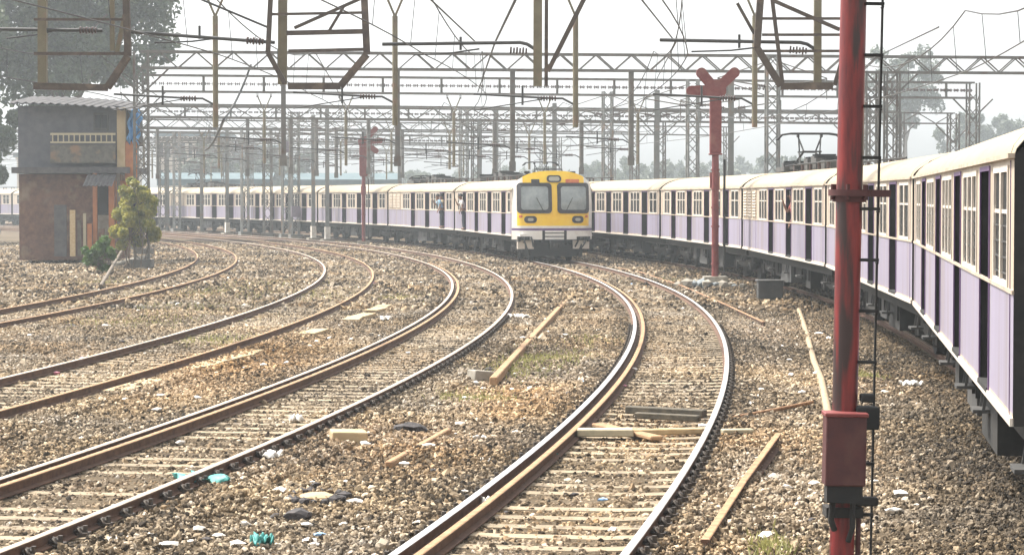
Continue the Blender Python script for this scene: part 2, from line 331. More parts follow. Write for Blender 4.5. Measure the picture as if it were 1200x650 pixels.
def scatter(name, n, y0, y1, size, label, dens_pow=1.0, margin=3.0):
    # area-uniform points in the wedge the lens sees (plus a margin)
    yy = np.sqrt(rng.uniform(y0 ** 2, y1 ** 2, n)); hw = yy * 0.245 + margin
    xx = rng.uniform(-1, 1, n) * hw
    slp, rl = sleeper_zone(xx, yy)
    ends = np.zeros(n, bool)
    for t in TRACKS.values(): ends |= (np.abs(np.hypot(xx - t.cx, yy - t.cy) - t.R) > 1.02)  & (np.abs(np.hypot(xx - t.cx, yy - t.cy) - t.R) < 1.6)
    keep = ~rl & ((~slp) | (rng.random(n) < np.where(ends, 0.9, 0.26)))
    xx, yy, ends = xx[keep], yy[keep], ends[keep]; n = len(xx)
    intrack = np.zeros(n, bool)
    for t in TRACKS.values(): intrack |= np.abs(np.hypot(xx - t.cx, yy - t.cy) - t.R) < 1.3
    zz = ground_h(xx, yy) + rng.uniform(-0.4, 0.75, n) * size - 0.012 * (intrack & ~ends) + 0.035 * ends
    s = rng.lognormal(-0.12, 0.38, n).clip(0.4, 2.0)
    sc = np.stack([s * rng.uniform(0.8, 1.3, n), s * rng.uniform(0.7, 1.1, n), s * rng.uniform(0.5, 0.9, n)], 1)
    tone = np.clip(rng.normal(0.52, 0.25, n) + 0.07 * vnoise(xx, yy, 0.8) + 0.16 * vnoise(xx + 3, yy * .4, 0.9) - 0.06, 0.02, 0.98)
    pale = rng.random(n) < 0.03; tone[pale] = rng.uniform(0.85, 1, pale.sum())
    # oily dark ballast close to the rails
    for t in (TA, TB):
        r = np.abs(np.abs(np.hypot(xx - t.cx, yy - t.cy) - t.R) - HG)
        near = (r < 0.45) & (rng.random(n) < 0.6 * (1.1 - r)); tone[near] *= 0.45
    # shade beneath the cream train, painted in as a darker stone tone
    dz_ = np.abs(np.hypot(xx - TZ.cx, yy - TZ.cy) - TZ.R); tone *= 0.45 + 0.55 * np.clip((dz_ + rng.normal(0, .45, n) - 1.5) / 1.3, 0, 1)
    # rust and clay dust lying in patches
    warm = np.clip(0.55 * vnoise(xx * 1.0 + 5, yy * .5, 0.9) + 0.25 * rng.normal(0, 1, n), 0, 1) * 0.55
    for cx_, cy_, rx_, ry_ in ((1.9, 28.6, 1.3, 2.2), (0.1, 34, 0.9, 4), (-1.2, 27.5, 1.2, 3), (-4.6, 42, 1.5, 9)):
        warm = np.maximum(warm, np.clip(1.3 - np.hypot((xx - cx_) / rx_, (yy - cy_) / ry_), 0, 1) * rng.uniform(.3, 1, n))
    me = bpy.data.meshes.new(name); me.vertices.add(n); me.vertices.foreach_set('co', np.stack([xx, yy, zz], 1).astype(np.float32).ravel())
    a = me.attributes.new('sc', 'FLOAT_VECTOR', 'POINT'); a.data.foreach_set('vector', sc.astype(np.float32).ravel())
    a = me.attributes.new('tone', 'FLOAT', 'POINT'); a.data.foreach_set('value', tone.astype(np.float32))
    a = me.attributes.new('warm', 'FLOAT', 'POINT'); a.data.foreach_set('value', warm.astype(np.float32))
    me.materials.append(M['stone']); me.update()
    o = link(name, me, kind='stuff', label=label, cat='ballast')
    md = o.modifiers.new('stones', 'NODES'); md.node_group = stone_group(M['stone'], size)
    return o
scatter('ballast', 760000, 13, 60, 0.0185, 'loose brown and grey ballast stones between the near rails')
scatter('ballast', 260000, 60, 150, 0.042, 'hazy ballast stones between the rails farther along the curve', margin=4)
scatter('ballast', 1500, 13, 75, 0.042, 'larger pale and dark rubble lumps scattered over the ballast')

# ------------------------------------------------------------------ tracks
PROF = [(a_, b_ * .74) for a_, b_ in [(-.068, -.156), (.068, -.156), (.068, -.142), (.012, -.125), (.012, -.045), (.036, -.032), (.036, -.008), (.028, 0), (-.028, 0), (-.036, -.008), (-.036, -.032), (-.012, -.045), (-.012, -.125), (-.068, -.142)]]
def sweep(pts_fn, n, prof, topmat=(7,), name='rail'):
    mb = MB(); k = len(prof); vs = []
    for i in range(n): vs += pts_fn(i, prof)
    fs = [];
    for i in range(n - 1):
        for j in range(k):
            j2 = (j + 1) % k; fs.append((i * k + j, i * k + j2, (i + 1) * k + j2, (i + 1) * k + j))
    mb.add(vs, fs, 1)
    for q in range(len(fs)):
        if q % k in topmat: mb.m[q] = 0
    mb.add(vs[:k], [tuple(range(k))], 1); mb.add(vs[-k:], [tuple(range(k))[::-1]], 1)
    return mb
def rail_mb(t, off, Y0, Y1, step=1.5, dz=0.0, topmat=(6, 7, 8)):
    a0, a1 = t.a_of_Y(Y0), t.a_of_Y(Y1); n = max(2, int((a1 - a0) / step))
    def fn(i, prof):
        a = a0 + (a1 - a0) * i / (n - 1); return [t.arc(a, off + px, pz + dz) for px, pz in prof]
    return sweep(fn, n, PROF, topmat)
def sleeper_mesh(w=0.25, L=2.74):
    mb = MB(); hw, hl = w / 2, L / 2
    # tapered prestressed sleeper, dished in the middle
    secs = [(-hl, .0, .1), (-hl + .05, .012, .12), (-1.1, .012, .125), (-.5, -.018, .115), (.5, -.018, .115), (1.1, .012, .125), (hl - .05, .012, .12), (hl, 0, .1)]
    vs = []
    for x, z, q in secs: vs += [(x, -q - .02, -.18), (x, -q, z), (x, q, z), (x, q + .02, -.18)]
    fs = []
    for i in range(len(secs) - 1):
        for j in range(3): fs.append((i * 4 + j, i * 4 + j + 1, (i + 1) * 4 + j + 1, (i + 1) * 4 + j))
    fs += [(0, 1, 2, 3), tuple(range(len(vs) - 4, len(vs)))[::-1]]
    mb.add(vs, fs); return mb
SLP = sleeper_mesh().mesh('sleeper', M['sleeper'])
def clip_mesh():
    mb = MB()
    mb.box((0, 0, 0.01), (0.1, 0.13, 0.035)); mb.tube([(0.0, -.05, .02), (.03, -.05, .055), (.03, .05, .055), (0, .05, .02)], 0.017, 6)
    mb.tube([(-.015, 0, .02), (-.015, 0, .085)], 0.022, 6); mb.tube([(-.02, 0, .03), (.05, .0, .06), (.055, .045, .03)], 0.02, 6)
    return mb.mesh('rail_clip', M['clip'])
CLIP = clip_mesh()
SLH = -0.118
def make_track(key, label, Y0, Y1, ns0, ns1, top_in, top_out, check=None, clips=(), cliprng=(14, 52)):
    t = TRACKS[key]; root = empty('railway_track', t.pt(ns0, 0, -0.2), 0, label, 'railway track')
    inv = Matrix.Translation(-Vector(root.location))
    def put(o): o.matrix_parent_inverse = Matrix.Translation(-root.location); return o
    rails = {}
    for off, tm in ((-HG, top_in), (HG, top_out)):
        o = rail_mb(t, off, Y0, Y1).build('rail', [M[tm], M['rust']], root); put(o); rails[off] = o
    if check:
        o = rail_mb(t, -HG + 0.175, check[0], check[1], dz=-0.012).build('check_rail', [M['rustlight'], M['rust']], root, label='rusty check rail running close beside the inner rail'); put(o)
    a = math.ceil(t.a_of_Y(ns0) / 0.6) * 0.6 + 0.3; k = 0
    a1 = t.a_of_Y(ns1)
    while a < a1 and k < 200:
        o = link('sleeper', SLP, root); put(o)
        o.location = t.arc(a + rng.normal(0, .02), rng.normal(0, .03), SLH - 0.004 - abs(rng.normal(0, .008))); o.rotation_euler = (0, 0, t.rz(a) - PI / 2 + rng.normal(0, .012)); a += 0.6; k += 1
    # far sleepers: joined
    mb = MB(); base = sleeper_mesh()
    a2 = t.a_of_Y(min(Y1, 170))
    while a < a2:
        c, s = math.cos(t.rz(a) - PI / 2), math.sin(t.rz(a) - PI / 2); p = t.arc(a, 0, SLH - 0.006)
        mb.add([(p.x + c * x - s * y, p.y + s * x + c * y, p.z + z) for x, y, z in base.v], base.f); a += 0.6
    if mb.v: put(mb.build('sleepers', M['sleeper'], root, kind='stuff'))
    for off, sides in clips:
        a = math.ceil(t.a_of_Y(cliprng[0]) / 0.6) * 0.6 + 0.3
        while a < t.a_of_Y(cliprng[1]):
            for sd_ in sides:
                o = link('rail_clip', CLIP, rails[off]); p = t.arc(a, off + sd_ * 0.095, SLH + 0.008)
                o.location = p; o.rotation_euler = (0, 0, t.rz(a) - PI / 2 + (PI if sd_ > 0 else 0) + rng.normal(0, .08))
            a += 0.6
    return root
make_track('A', 'polished broad gauge track curving under the yellow faced train', 6, 330, 13, 66, 'polished', 'polished', (9, 92), ((HG, (1,)), (-HG, (-1,))))
make_track('B', 'dull railed track with check rail, next to the polished one', 6, 330, 15, 70, 'railtop', 'railtop', (9, 100), ((HG, (1,)), (-HG, (1,))), (17, 56))
make_track('C', 'brown railed track beside the sandy cable duct', 18, 330, 30, 82, 'railtop', 'rustlight')
make_track('D', 'rusty half buried track passing the bush and shack', 30, 330, 55, 105, 'rustlight', 'rustlight')
make_track('Z', 'shadowed track underneath the cream and lilac train', 6, 330, 20, 50, 'railtop', 'railtop')

# ------------------------------------------------------------------ trains
CL = 20.3                                     # coach pitch along the track
BL = 19.75                                    # body length
HW = 1.74                                     # half body width
ZB, ZW0, ZW1, ZE, ZT = 1.06, 1.15, 2.02, 3.02, 3.52   # body bottom, lilac band, eaves, roof top
def roof_z(y, top=ZT): return ZE + (top - ZE) * max(0.0, 1 - abs(y / HW) ** 2.4) ** (1 / 1.7)
def wall(mb, y, holes, x0, x1, m_cream=0, m_lilac=1, depth=0.07):
    xs = sorted({x0, x1, *[h[0] for h in holes], *[h[1] for h in holes]})
    zs = sorted({ZB, ZW0, ZW1, ZE, *[h[2] for h in holes], *[h[3] for h in holes]})
    sg = 1 if y > 0 else -1
    for i in range(len(xs) - 1):
        for j in range(len(zs) - 1):
            cx, cz = (xs[i] + xs[i + 1]) / 2, (zs[j] + zs[j + 1]) / 2
            if any(h[0] < cx < h[1] and h[2] < cz < h[3] for h in holes): continue
            f = (0, 1, 2, 3) if sg < 0 else (3, 2, 1, 0)
            mb.add([(xs[i], y, zs[j]), (xs[i + 1], y, zs[j]), (xs[i + 1], y, zs[j + 1]), (xs[i], y, zs[j + 1])], [f], m_lilac if ZW0 < cz < ZW1 else m_cream)
    for a, b, c, d in holes:
        yi = y - sg * depth
        for p, q in (((a, c), (a, d)), ((b, c), (b, d)), ((a, d), (b, d)), ((a, c), (b, c))):
            mb.add([(p[0], y, p[1]), (q[0], y, q[1]), (q[0], yi, q[1]), (p[0], yi, p[1])], [(0, 1, 2, 3)], 5 if d > 2.95 else 2)
# layouts along the coach, local x from 0 (nearer end) to BL: (kind, x0, x1)
def layout(kind):
    L = []
    if kind == 'trailer':
        x = 0.5
        for i in range(5):
            w_ = 1.55 if i in (0, 4) else 2.1
            L.append(('win', x, x + w_, 2 if i in (0, 4) else 3)); x += w_ + 0.47
            if i < 4: L.append(('door', x, x + 1.25)); x += 1.25 + 0.47
    elif kind == 'motor':                     # nearer end windows, far end louvred equipment bay
        x = 0.45
        for i in range(4):
            w_ = 1.5 if i == 0 else 2.15
            L.append(('win', x, x + w_, 2 if i == 0 else 3)); x += w_ + 0.45
            if i < 3: L.append(('door', x, x + 1.25)); x += 1.25 + 0.45
        for k in range(3): L.append(('louvre', x + 0.35 + k * 1.35, x + 1.4 + k * 1.35))
    else:                                     # cab coach: cab at x=0
        x = 1.1; L.append(('win', x, x + 0.8, 1)); x += 1.35
        for i in range(4):
            L.append(('door', x, x + 1.25)); x += 1.25 + 0.5
            w_ = 2.1 if i < 3 else 1.4
            L.append(('win', x, x + w_, 3 if i < 3 else 2)); x += w_ + 0.5
    return L
def win_mesh(w_, n):
    mb = MB(); h = 0.92; t = 0.05
    # raised aluminium frame, dark sheet painted as the unlit inside of open windows, protective bars
    def ring(x0, x1, z0, z1, t, y0, y1, m):
        mb.box(((x0 + x1) / 2, (y0 + y1) / 2, z0 + t / 2), (x1 - x0, y1 - y0, t), m); mb.box(((x0 + x1) / 2, (y0 + y1) / 2, z1 - t / 2), (x1 - x0, y1 - y0, t), m)
        mb.box((x0 + t / 2, (y0 + y1) / 2, (z0 + z1) / 2), (t, y1 - y0, z1 - z0 - 2 * t), m); mb.box((x1 - t / 2, (y0 + y1) / 2, (z0 + z1) / 2), (t, y1 - y0, z1 - z0 - 2 * t), m)
    pw = w_ / n
    for i in range(n): ring(i * pw + 0.012, (i + 1) * pw - 0.012, 0, h, 0.05, -0.02, 0.008, 0)
    mb.box((w_ / 2, -0.02, h / 2), (w_ - 0.03, 0.012, h - 0.03), 1)
    for i in range(n):
        mb.box((i * pw + pw / 2, -0.008, h * 0.62), (pw - 0.1, 0.012, 0.03), 0)
        for k in range(4): mb.box((i * pw + pw / 2, -0.008, 0.1 + k * 0.12), (pw - 0.1, 0.008, 0.012), 2)
    return mb.mesh('window', [M['alu'], M['glassvoid'], M['equip']])
def door_mesh():
    mb = MB(); w_, z0, z1 = 1.25, 1.1, 2.98
    for x in (0.02, w_ - 0.02): mb.box((x, 0.002, (z0 + z1) / 2), (0.04, 0.012, z1 - z0), 0)
    mb.box((w_ / 2, 0.002, z1 - 0.02), (w_ - 0.08, 0.012, 0.04), 0); mb.box((w_ / 2, -0.03, z0 + 0.02), (w_ - 0.08, 0.1, 0.04), 1)
    mb.tube([(w_ / 2, -0.3, z0), (w_ / 2, -0.3, z1)], 0.02, 8, 2)
    for x in (0.012, w_ - 0.012): mb.box((x, -0.46, (z0 + z1) / 2), (0.024, 0.9, z1 - z0), 1)   # vestibule partitions
    mb.box((0.2, -0.14, (z0 + z1) / 2), (0.34, 0.03, z1 - z0 - 0.06), 0)                          # slid-back leaf
    return mb.mesh('door', [M['purple'], M['under'], M['equip']])
def louvre_mesh():
    mb = MB(); z0 = 2.08
    mb.box((0.525, 0.0, z0 + 0.42), (1.05, 0.02, 0.84), 0)
    for k in range(9): mb.box((0.525, 0.016, z0 + 0.07 + k * 0.088), (0.95, 0.03, 0.045), 0, Matrix.Rotation(0.6, 3, 'X'))
    return mb.mesh('louvre', [M['cream']])
WINS = {}
DOOR = door_mesh(); LOUV = louvre_mesh()
def bogie_mesh():
    mb = MB()
    for sy in (-1, 1):
        y = sy * 1.12
        mb.bar((-1.75, y, 0.62), (-0.6, y, 0.52), 0.14, 0.2, 0); mb.bar((-0.6, y, 0.52), (0.6, y, 0.52), 0.14, 0.24, 0); mb.bar((0.6, y, 0.52), (1.75, y, 0.62), 0.14, 0.2, 0)
        for x in (-1.4, 1.4):
            mb.box((x, y, 0.48), (0.34, 0.2, 0.3), 0); mb.tube([(x - .26, y, .42), (x - .26, y, .7)], .075, 8, 1); mb.tube([(x + .26, y, .42), (x + .26, y, .7)], .075, 8, 1)
        for x in (-.28, .28): mb.tube([(x, y, .6), (x, y, .98)], .13, 10, 1)
        for x in (-1.4, 1.4):
            mb.tube([(x, sy * 0.79, 0.456), (x, sy * 0.92, 0.456)], 0.456, 20, 1); mb.tube([(x, sy * 0.75, 0.456), (x, sy * 0.79, 0.456)], 0.485, 20, 1)
            mb.box((x + 0.56, y, 0.42), (0.08, 0.16, 0.3), 0)
    for x in (-1.4, 1.4): mb.tube([(x, -1.2, .456), (x, 1.2, .456)], 0.09, 8, 0)
    mb.box((0, 0, 0.78), (0.5, 2.2, 0.3), 0)
    return mb.mesh('bogie', [M['bogie'], M['under']])
BOGIE = bogie_mesh()
def under_mesh(seed, motor):
    r = random.Random(seed); mb = MB()
    mb.box((BL / 2, 0, 0.97), (BL - 0.3, 2.9, 0.16), 0)
    for sy in (-1, 1): mb.box((BL / 2, sy * 1.5, 0.94), (BL - 0.2, 0.1, 0.22), 0)
    x = 5.2
    while x < BL - 6:
        L = r.uniform(0.8, 2.3); h = r.uniform(0.35, 0.62)
        if x + L > BL - 5: break
        for sy in (-1, 1):
            mb.box((x + L / 2, sy * (1.12 + r.uniform(-.08, .12)), 0.9 - h / 2), (L, 0.55, h), 1 if r.random() < 0.35 else 0)
            for q in (0.15, L - 0.15): mb.box((x + q, sy * 1.43, 0.72), (0.05, 0.05, 0.4), 0)
        x += L + r.uniform(0.15, 0.6)
    for xd in (1.2, 6.4, 9.4, 13.2, BL - 1.0):
        for sy in (-1, 1):
            mb.box((xd, sy * 1.55, 0.62), (0.45, 0.2, 0.035), 1); mb.bar((xd - .2, sy * 1.55, .62), (xd - .2, sy * 1.5, .95), .03, m=1); mb.bar((xd + .2, sy * 1.55, .62), (xd + .2, sy * 1.5, .95), .03, m=1)
    mb.tube([(0.2, 1.3, .8), (BL - .2, 1.3, .8)], 0.03, 6, 1); mb.tube([(0.2, -1.3, .8), (BL - .2, -1.3, .8)], 0.03, 6, 1)
    # seats / partition shadows inside are left plain
    return mb.mesh('underframe', [M['under'], M['equip']])
UNDER = [under_mesh(k, False) for k in range(3)]
def body_mesh(kind):
    mb = MB(); lay = layout(kind); x0 = 0.75 if kind == 'cab' else 0.0
    holes = []
    for e in lay:
        if e[0] == 'win': holes.append((e[1], e[2], 2.06, 2.94))
        elif e[0] == 'door': holes.append((e[1], e[2], 1.1, 2.98))
    for sy in (-1, 1): wall(mb, sy * HW, holes, x0, BL)
    n = 14; ends = [x0, BL]
    # floor, ceiling, partitions, seats (dark interior)
    mb.box((BL / 2 + x0 / 2, 0, 1.085), (BL - x0 - 0.02, 2 * HW - 0.02, 0.03), 2)
    mb.box((BL / 2 + x0 / 2, 0, 3.0), (BL - x0 - 0.3, 2 * HW - 0.06, 0.02), 2)
    for e in lay:
        if e[0] == 'win':
            for sy in (-1, 1):
                mb.box(((e[1] + e[2]) / 2, sy * 1.0, 1.32), (e[2] - e[1] - 0.1, 1.1, 0.45), 2); 
                if e[2] - e[1] > 1.2: mb.box(((e[1] + e[2]) / 2, sy * 1.0, 1.75), (0.1, 1.1, 0.8), 2)
    # end walls with the corner posts
    for x in ([BL] if kind == 'cab' else [0.0, BL]):
        pts = [(x, -HW, ZB), (x, HW, ZB)] + [(x, y, roof_z(y)) for y in np.linspace(HW, -HW, n)]
        mb.add(pts, [tuple(range(len(pts)))], 3)
    mb.box((BL / 2 + x0 / 2, HW + 0.006, ZB + 0.03), (BL - x0, 0.03, 0.06), 4); mb.box((BL / 2 + x0 / 2, -HW - 0.006, ZB + 0.03), (BL - x0, 0.03, 0.06), 4)
    for sy in (-1, 1):                       # seams, belt rail
        mb.box((BL / 2 + x0 / 2, sy * (HW + 0.004), ZW1 + 0.01), (BL - x0, 0.018, 0.03), 0)
        for x in np.arange(x0 + 0.3, BL, 1.72):
            if not any(h[0] - .03 < x < h[1] + .03 for h in holes): mb.box((x, sy * (HW + 0.002), (ZB + ZE) / 2), (0.012, 0.01, ZE - ZB - .06), 5)
    for sy in (-1, 1):                       # rain gutter and belt rail
        mb.box((BL / 2 + x0 / 2, sy * (HW + 0.02), ZE + 0.0), (BL - x0, 0.05, 0.035), 0)
    return mb.mesh('coach', [M['cream'], M['lilac'], M['inside'], M['under'], M['alu'], M['purple']])
def roof_mesh(kind):
    mb = MB(); n = 22; x0 = 0.75 if kind == 'cab' else 0.0
    xs = [x0, x0 + 0.15] + list(np.linspace(x0 + 0.8, BL - 0.8, 12)) + [BL - 0.15, BL]
    ysr = [HW * math.cos(PI * k / n) for k in range(n + 1)]; vs = []
    for i, x in enumerate(xs):
        d = 0.05 if i in (0, len(xs) - 1) else 0
        if kind == 'cab' and i == 0: d = 0
        vs += [(x, y, roof_z(y, ZT - d)) for y in ysr]
    k = n + 1
    mb.add(vs, [(i * k + j, (i + 1) * k + j, (i + 1) * k + j + 1, i * k + j + 1) for i in range(len(xs) - 1) for j in range(n)], 0, True)
    for xx_ in (x0 + 0.03, BL - 0.03):        # dark end band
        if kind == 'cab' and xx_ < 1: continue
        vs = []
        for dx in (-0.035, 0.035): vs += [(xx_ + dx, y * 1.012, roof_z(y) + 0.02) for y in ysr]
        mb.add(vs, [(j, k + j, k + j + 1, j + 1) for j in range(n)], 1, True)
    return mb.mesh('roof', [M['roofcream'], M['under']])
BODY = {k: body_mesh(k) for k in ('trailer', 'motor', 'cab')}; ROOF = {k: roof_mesh(k) for k in ('trailer', 'motor', 'cab')}
def gang_mesh():
    mb = MB(); mb.box((0, 0, 2.05), (0.56, 1.1, 2.0), 0)
    for sy in (-1, 1): mb.box((0, sy * 1.2, 2.0), (0.3, 0.05, 1.5), 0)
    mb.box((0, 0, 0.9), (0.9, 0.4, 0.3), 0)
    mb.tube([(-.3, .9, 1.2), (0, .95, .85), (.3, .9, 1.2)], .04, 6, 0)
    return mb.mesh('gangway', [M['black']])
GANG = gang_mesh()
def roofkit_mesh():
    mb = MB()
    for x, L, w_, h in ((9.0, .6, .9, .2), (10.6, .9, .8, .26), (12.0, .8, .9, .34), (13.2, .7, .7, .42), (14.4, .9, .8, .36), (18.6, .5, 1.2, .3)):
        mb.box((x, 0, ZT + h / 2 - .01), (L, w_, h), 0)
        for k in range(3): mb.box((x - L / 3 + k * L / 3, 0, ZT + h + .02), (.08, w_ * .9, .05), 1)
    for y in (-.55, .55):
        mb.tube([(2, y, ZT + .18), (18.4, y, ZT + .18)], .025, 6, 1)
        for x in np.arange(2.5, 18, 1.9): mb.tube([(x, y, ZT - .06), (x, y, ZT + .17)], .05, 8, 2)
    mb.box((18.0, 0.5, ZT + .07), (2.2, .5, .14), 0)
    return mb.mesh('roof_equipment', [M['equip'], M['under'], M['insul']])
ROOFKIT = roofkit_mesh()
def panto_mesh(up):
    mb = MB(); z = ZT + 0.1
    for y in (-.55, .55):
        mb.bar((-1.1, y, z), (1.1, y, z), .08, .1)
        for x in (-.9, .9): mb.tube([(x, y, z - .12), (x, y, z + .05)], .06, 8, 1)
    for x in (-.9, 0, .9): mb.bar((x, -.55, z), (x, .55, z), .07)
    k, hd = (0.5, 1.0) if up else (0.12, 0.26)
    for y in (-.45, .45):
        mb.tube([(-.9, y * .9, z + .05), (.55, y * .55, z + k)], .035, 6); mb.tube([(.9, y * .9, z + .05), (-.55, y * .55, z + k)], .035, 6)
        mb.tube([(.55, y * .55, z + k), (-.12, y * .8, z + hd)], .025, 6); mb.tube([(-.55, y * .55, z + k), (.12, y * .8, z + hd)], .025, 6)
    mb.tube([(.55, -.3, z + k), (.55, .3, z + k)], .025, 6); mb.tube([(-.55, -.3, z + k), (-.55, .3, z + k)], .025, 6)
    for x in (-.17, .17):
        mb.tube([(x, -1.02, z + hd - .14), (x, -.86, z + hd + .02), (x, -.6, z + hd + .06), (x, .6, z + hd + .06), (x, .86, z + hd + .02), (x, 1.02, z + hd - .14)], .03, 6)
    for y in (-.36, .36): mb.bar((-.17, y, z + hd), (.17, y, z + hd), .05, .1)
    return mb.mesh('pantograph', [M['under'], M['insul']])
PANTO_UP, PANTO_DN = panto_mesh(True), panto_mesh(False)
def make_coach(train, t, a, kind, seed):
    """coach whose nearer end is at arc a"""
    p0, p1 = t.arc(a), t.arc(a + CL); d = p1 - p0; rz = math.atan2(d.y, d.x); e = (CL - BL) / 2
    o = link('coach', BODY[kind], train); loc = p0 + d.normalized() * e
    o.location = loc - train.location; o.rotation_euler = (0, 0, rz)
    link('roof', ROOF[kind], o); link('underframe', UNDER[seed % 3], o)
    for x in (2.7, BL - 2.7): link('bogie', BOGIE, o, (x, 0, 0))
    for el in layout(kind):
        for sy in (-1, 1):
            if el[0] == 'win':
                key = (round(el[2] - el[1], 2), el[3])
                if key not in WINS: WINS[key] = win_mesh(el[2] - el[1], el[3])
                me = WINS[key]; nm = 'window'; z = 2.04
            elif el[0] == 'door': me = DOOR; nm = 'door'; z = 0
            else: me = LOUV; nm = 'louvre'; z = 0
            q = link(nm, me, o)
            q.location = (el[1] if sy > 0 else el[2], sy * (HW + 0.004), z); q.rotation_euler = (0, 0, 0 if sy > 0 else PI)
    link('gangway', GANG, o, (BL + e, 0, 0))
    if kind == 'motor': link('roof_equipment', ROOFKIT, o)
    return o
# yellow cab front -------------------------------------------------------------
def front_x(y, z):
    b = 0.42 * (1 - min(1, abs(y) / HW) ** 2.6)
    lean = 0.3 * max(0, (z - 2.2) / 1.6) ** 2
    return 0.76 - b - 0.30 * min(1, max(0, (HW - abs(y)) / 0.3)) + lean
def front_top(y): return ZE + (3.84 - ZE) * max(0.0, 1 - abs(y / HW) ** 2.6) ** (1 / 1.8)
def cab_front(coach):
    mb = MB(); n = 40; ysf = [HW * math.sin(PI / 2 * (-1 + 2 * k / n)) for k in range(n + 1)]
    rows = [0.92, 1.1, 1.3, 1.4, 1.5]; nr = 16; vs = []
    for r in range(len(rows) + nr):
        for y in ysf:
            z = rows[r] if r < len(rows) else 1.5 + (front_top(y) - 1.5) * (r - len(rows) + 1) / nr
            vs.append((front_x(y, z), y, z))
    k = n + 1; fs = []; R = len(rows) + nr
    for r in range(R - 1):
        for j in range(n): fs.append((r * k + j, r * k + j + 1, (r + 1) * k + j + 1, (r + 1) * k + j))
    b0 = len(mb.f); mb.add(vs, fs, 0, True)
    for q, f in enumerate(fs):
        c = sum((Vector(vs[i]) for i in f), Vector()) / 4
        m = 1
        if 1.3 < c.z < 1.4: m = 2
        elif c.z > 1.5 and abs(c.y) < 1.57 and not (c.z > 3.15 and abs(c.y) > 1.35): m = 0
        mb.m[b0 + q] = m
    # dome joins the coach roof behind
    top = [(R - 1) * k + j for j in range(k)]
    vs2 = [vs[i] for i in top] + [(1.5, y, roof_z(y) + 0.004) for y in ysf]
    mb.add(vs2, [(j, j + 1, k + j + 1, k + j) for j in range(n)], 3, True)
    o = mb.build('cab_front', [M['yellow'], M['white'], M['purple'], M['roofcream']], coach, label='yellow cab front with two windscreens, white corners and skirt')
    def rr(cx, cz, w_, h, r, m=8):
        pts = []
        for (sx, sz, a0) in ((1, 1, 0), (-1, 1, 90), (-1, -1, 180), (1, -1, 270)):
            for q in range(m + 1):
                an = math.radians(a0 + 90 * q / m); pts.append((cx + sx * (w_ / 2 - r) + r * math.cos(an), cz + sz * (h / 2 - r) + r * math.sin(an)))
        out = []
        for a, b in zip(pts, pts[1:] + pts[:1]):
            k = max(1, int(math.hypot(b[0] - a[0], b[1] - a[1]) / .08)); out += [(a[0] + (b[0] - a[0]) * i / k, a[1] + (b[1] - a[1]) * i / k) for i in range(k)]
        return out
    def plate(name, cx, cz, w_, h, r, off, m_, par, inner=None, lab=None):
        P = rr(cx, cz, w_, h, r); q = MB(); N = len(P)
        if inner:
            I = [(cx + (y - cx) * (1 - 2 * inner / w_), cz + (z - cz) * (1 - 2 * inner / h)) for y, z in P]
            o1 = [(front_x(y, z) - off, y, z) for y, z in P]; o2 = [(front_x(y, z) - off, y, z) for y, z in I]; ob = [(front_x(y, z) + .02, y, z) for y, z in P]; ib = [(front_x(y, z) + .02, y, z) for y, z in I]
            q.add(o1 + o2 + ob + ib, [(i, (i + 1) % N, N + (i + 1) % N, N + i) for i in range(N)] + [(i, 2 * N + i, 2 * N + (i + 1) % N, (i + 1) % N) for i in range(N)] + [(N + i, N + (i + 1) % N, 3 * N + (i + 1) % N, 3 * N + i) for i in range(N)], 0)
        else:
            fr = [.25, .5, .75, 1.0]; vs_ = [(front_x(cx, cz) - off, cx, cz)]
            for g in fr: vs_ += [(front_x(cx + (y - cx) * g, cz + (z - cz) * g) - off, cx + (y - cx) * g, cz + (z - cz) * g) for y, z in P]
            vs_ += [(front_x(y, z) + .03, y, z) for y, z in P]
            fs_ = [(0, 1 + i, 1 + (i + 1) % N) for i in range(N)]
            for g in range(4): fs_ += [(1 + g * N + i, 1 + (g + 1) * N + i, 1 + (g + 1) * N + (i + 1) % N, 1 + g * N + (i + 1) % N) for i in range(N)]
            q.add(vs_, fs_, 0)
        return q.build(name, M[m_], par, label=lab)
    for sy in (-1, 1):
        plate('windscreen_frame', sy * 0.84, 2.68, 1.44, 1.3, 0.16, 0.05, 'rubber', coach, inner=0.15)
        plate('windscreen', sy * 0.84, 2.68, 1.18, 1.04, 0.1, 0.03, 'screen', coach)
        plate('headlight', sy * 1.02, 1.77, 0.52, 0.3, 0.145, 0.035, 'rubber', coach)
        plate('headlight_lens', sy * 1.02 - 0.0, 1.77, 0.24, 0.13, 0.06, 0.05, 'lens', coach)
        plate('marker_lamp', sy * 1.42, 1.9, 0.14, 0.1, 0.04, 0.04, 'reddisp', coach)
        q = MB(); q.tube([(front_x(sy * .5, 2.05) - .06, sy * .45, 2.05), (front_x(sy * .8, 2.6) - .07, sy * .78, 2.7)], .014, 5); q.build('wiper', M['black'], coach)
        q = MB(); q.box((0.3, sy * 1.2, 1.05), (0.3, 0.55, 0.22), 0); q.tube([(.1, sy * 1.0, 1.02), (-.12, sy * .98, .85), (.1, sy * .9, .62)], .04, 6, 1); q.tube([(.1, sy * 1.3, 1.0), (-.08, sy * 1.3, .8), (.1, sy * 1.2, .6)], .035, 6, 1)
        q.box((.42, sy * 1.2, .72), (.2, .7, .4), 2)
        q.build('jumper_box', [M['white'], M['under'], M['alu']], coach)
    plate('destination_display', -0.55 - .25, 3.4, 0.6, 0.17, 0.03, 0.03, 'reddisp', coach)
    plate('number_display', 0.8, 3.4, 0.34, 0.16, 0.03, 0.03, 'rubber', coach)
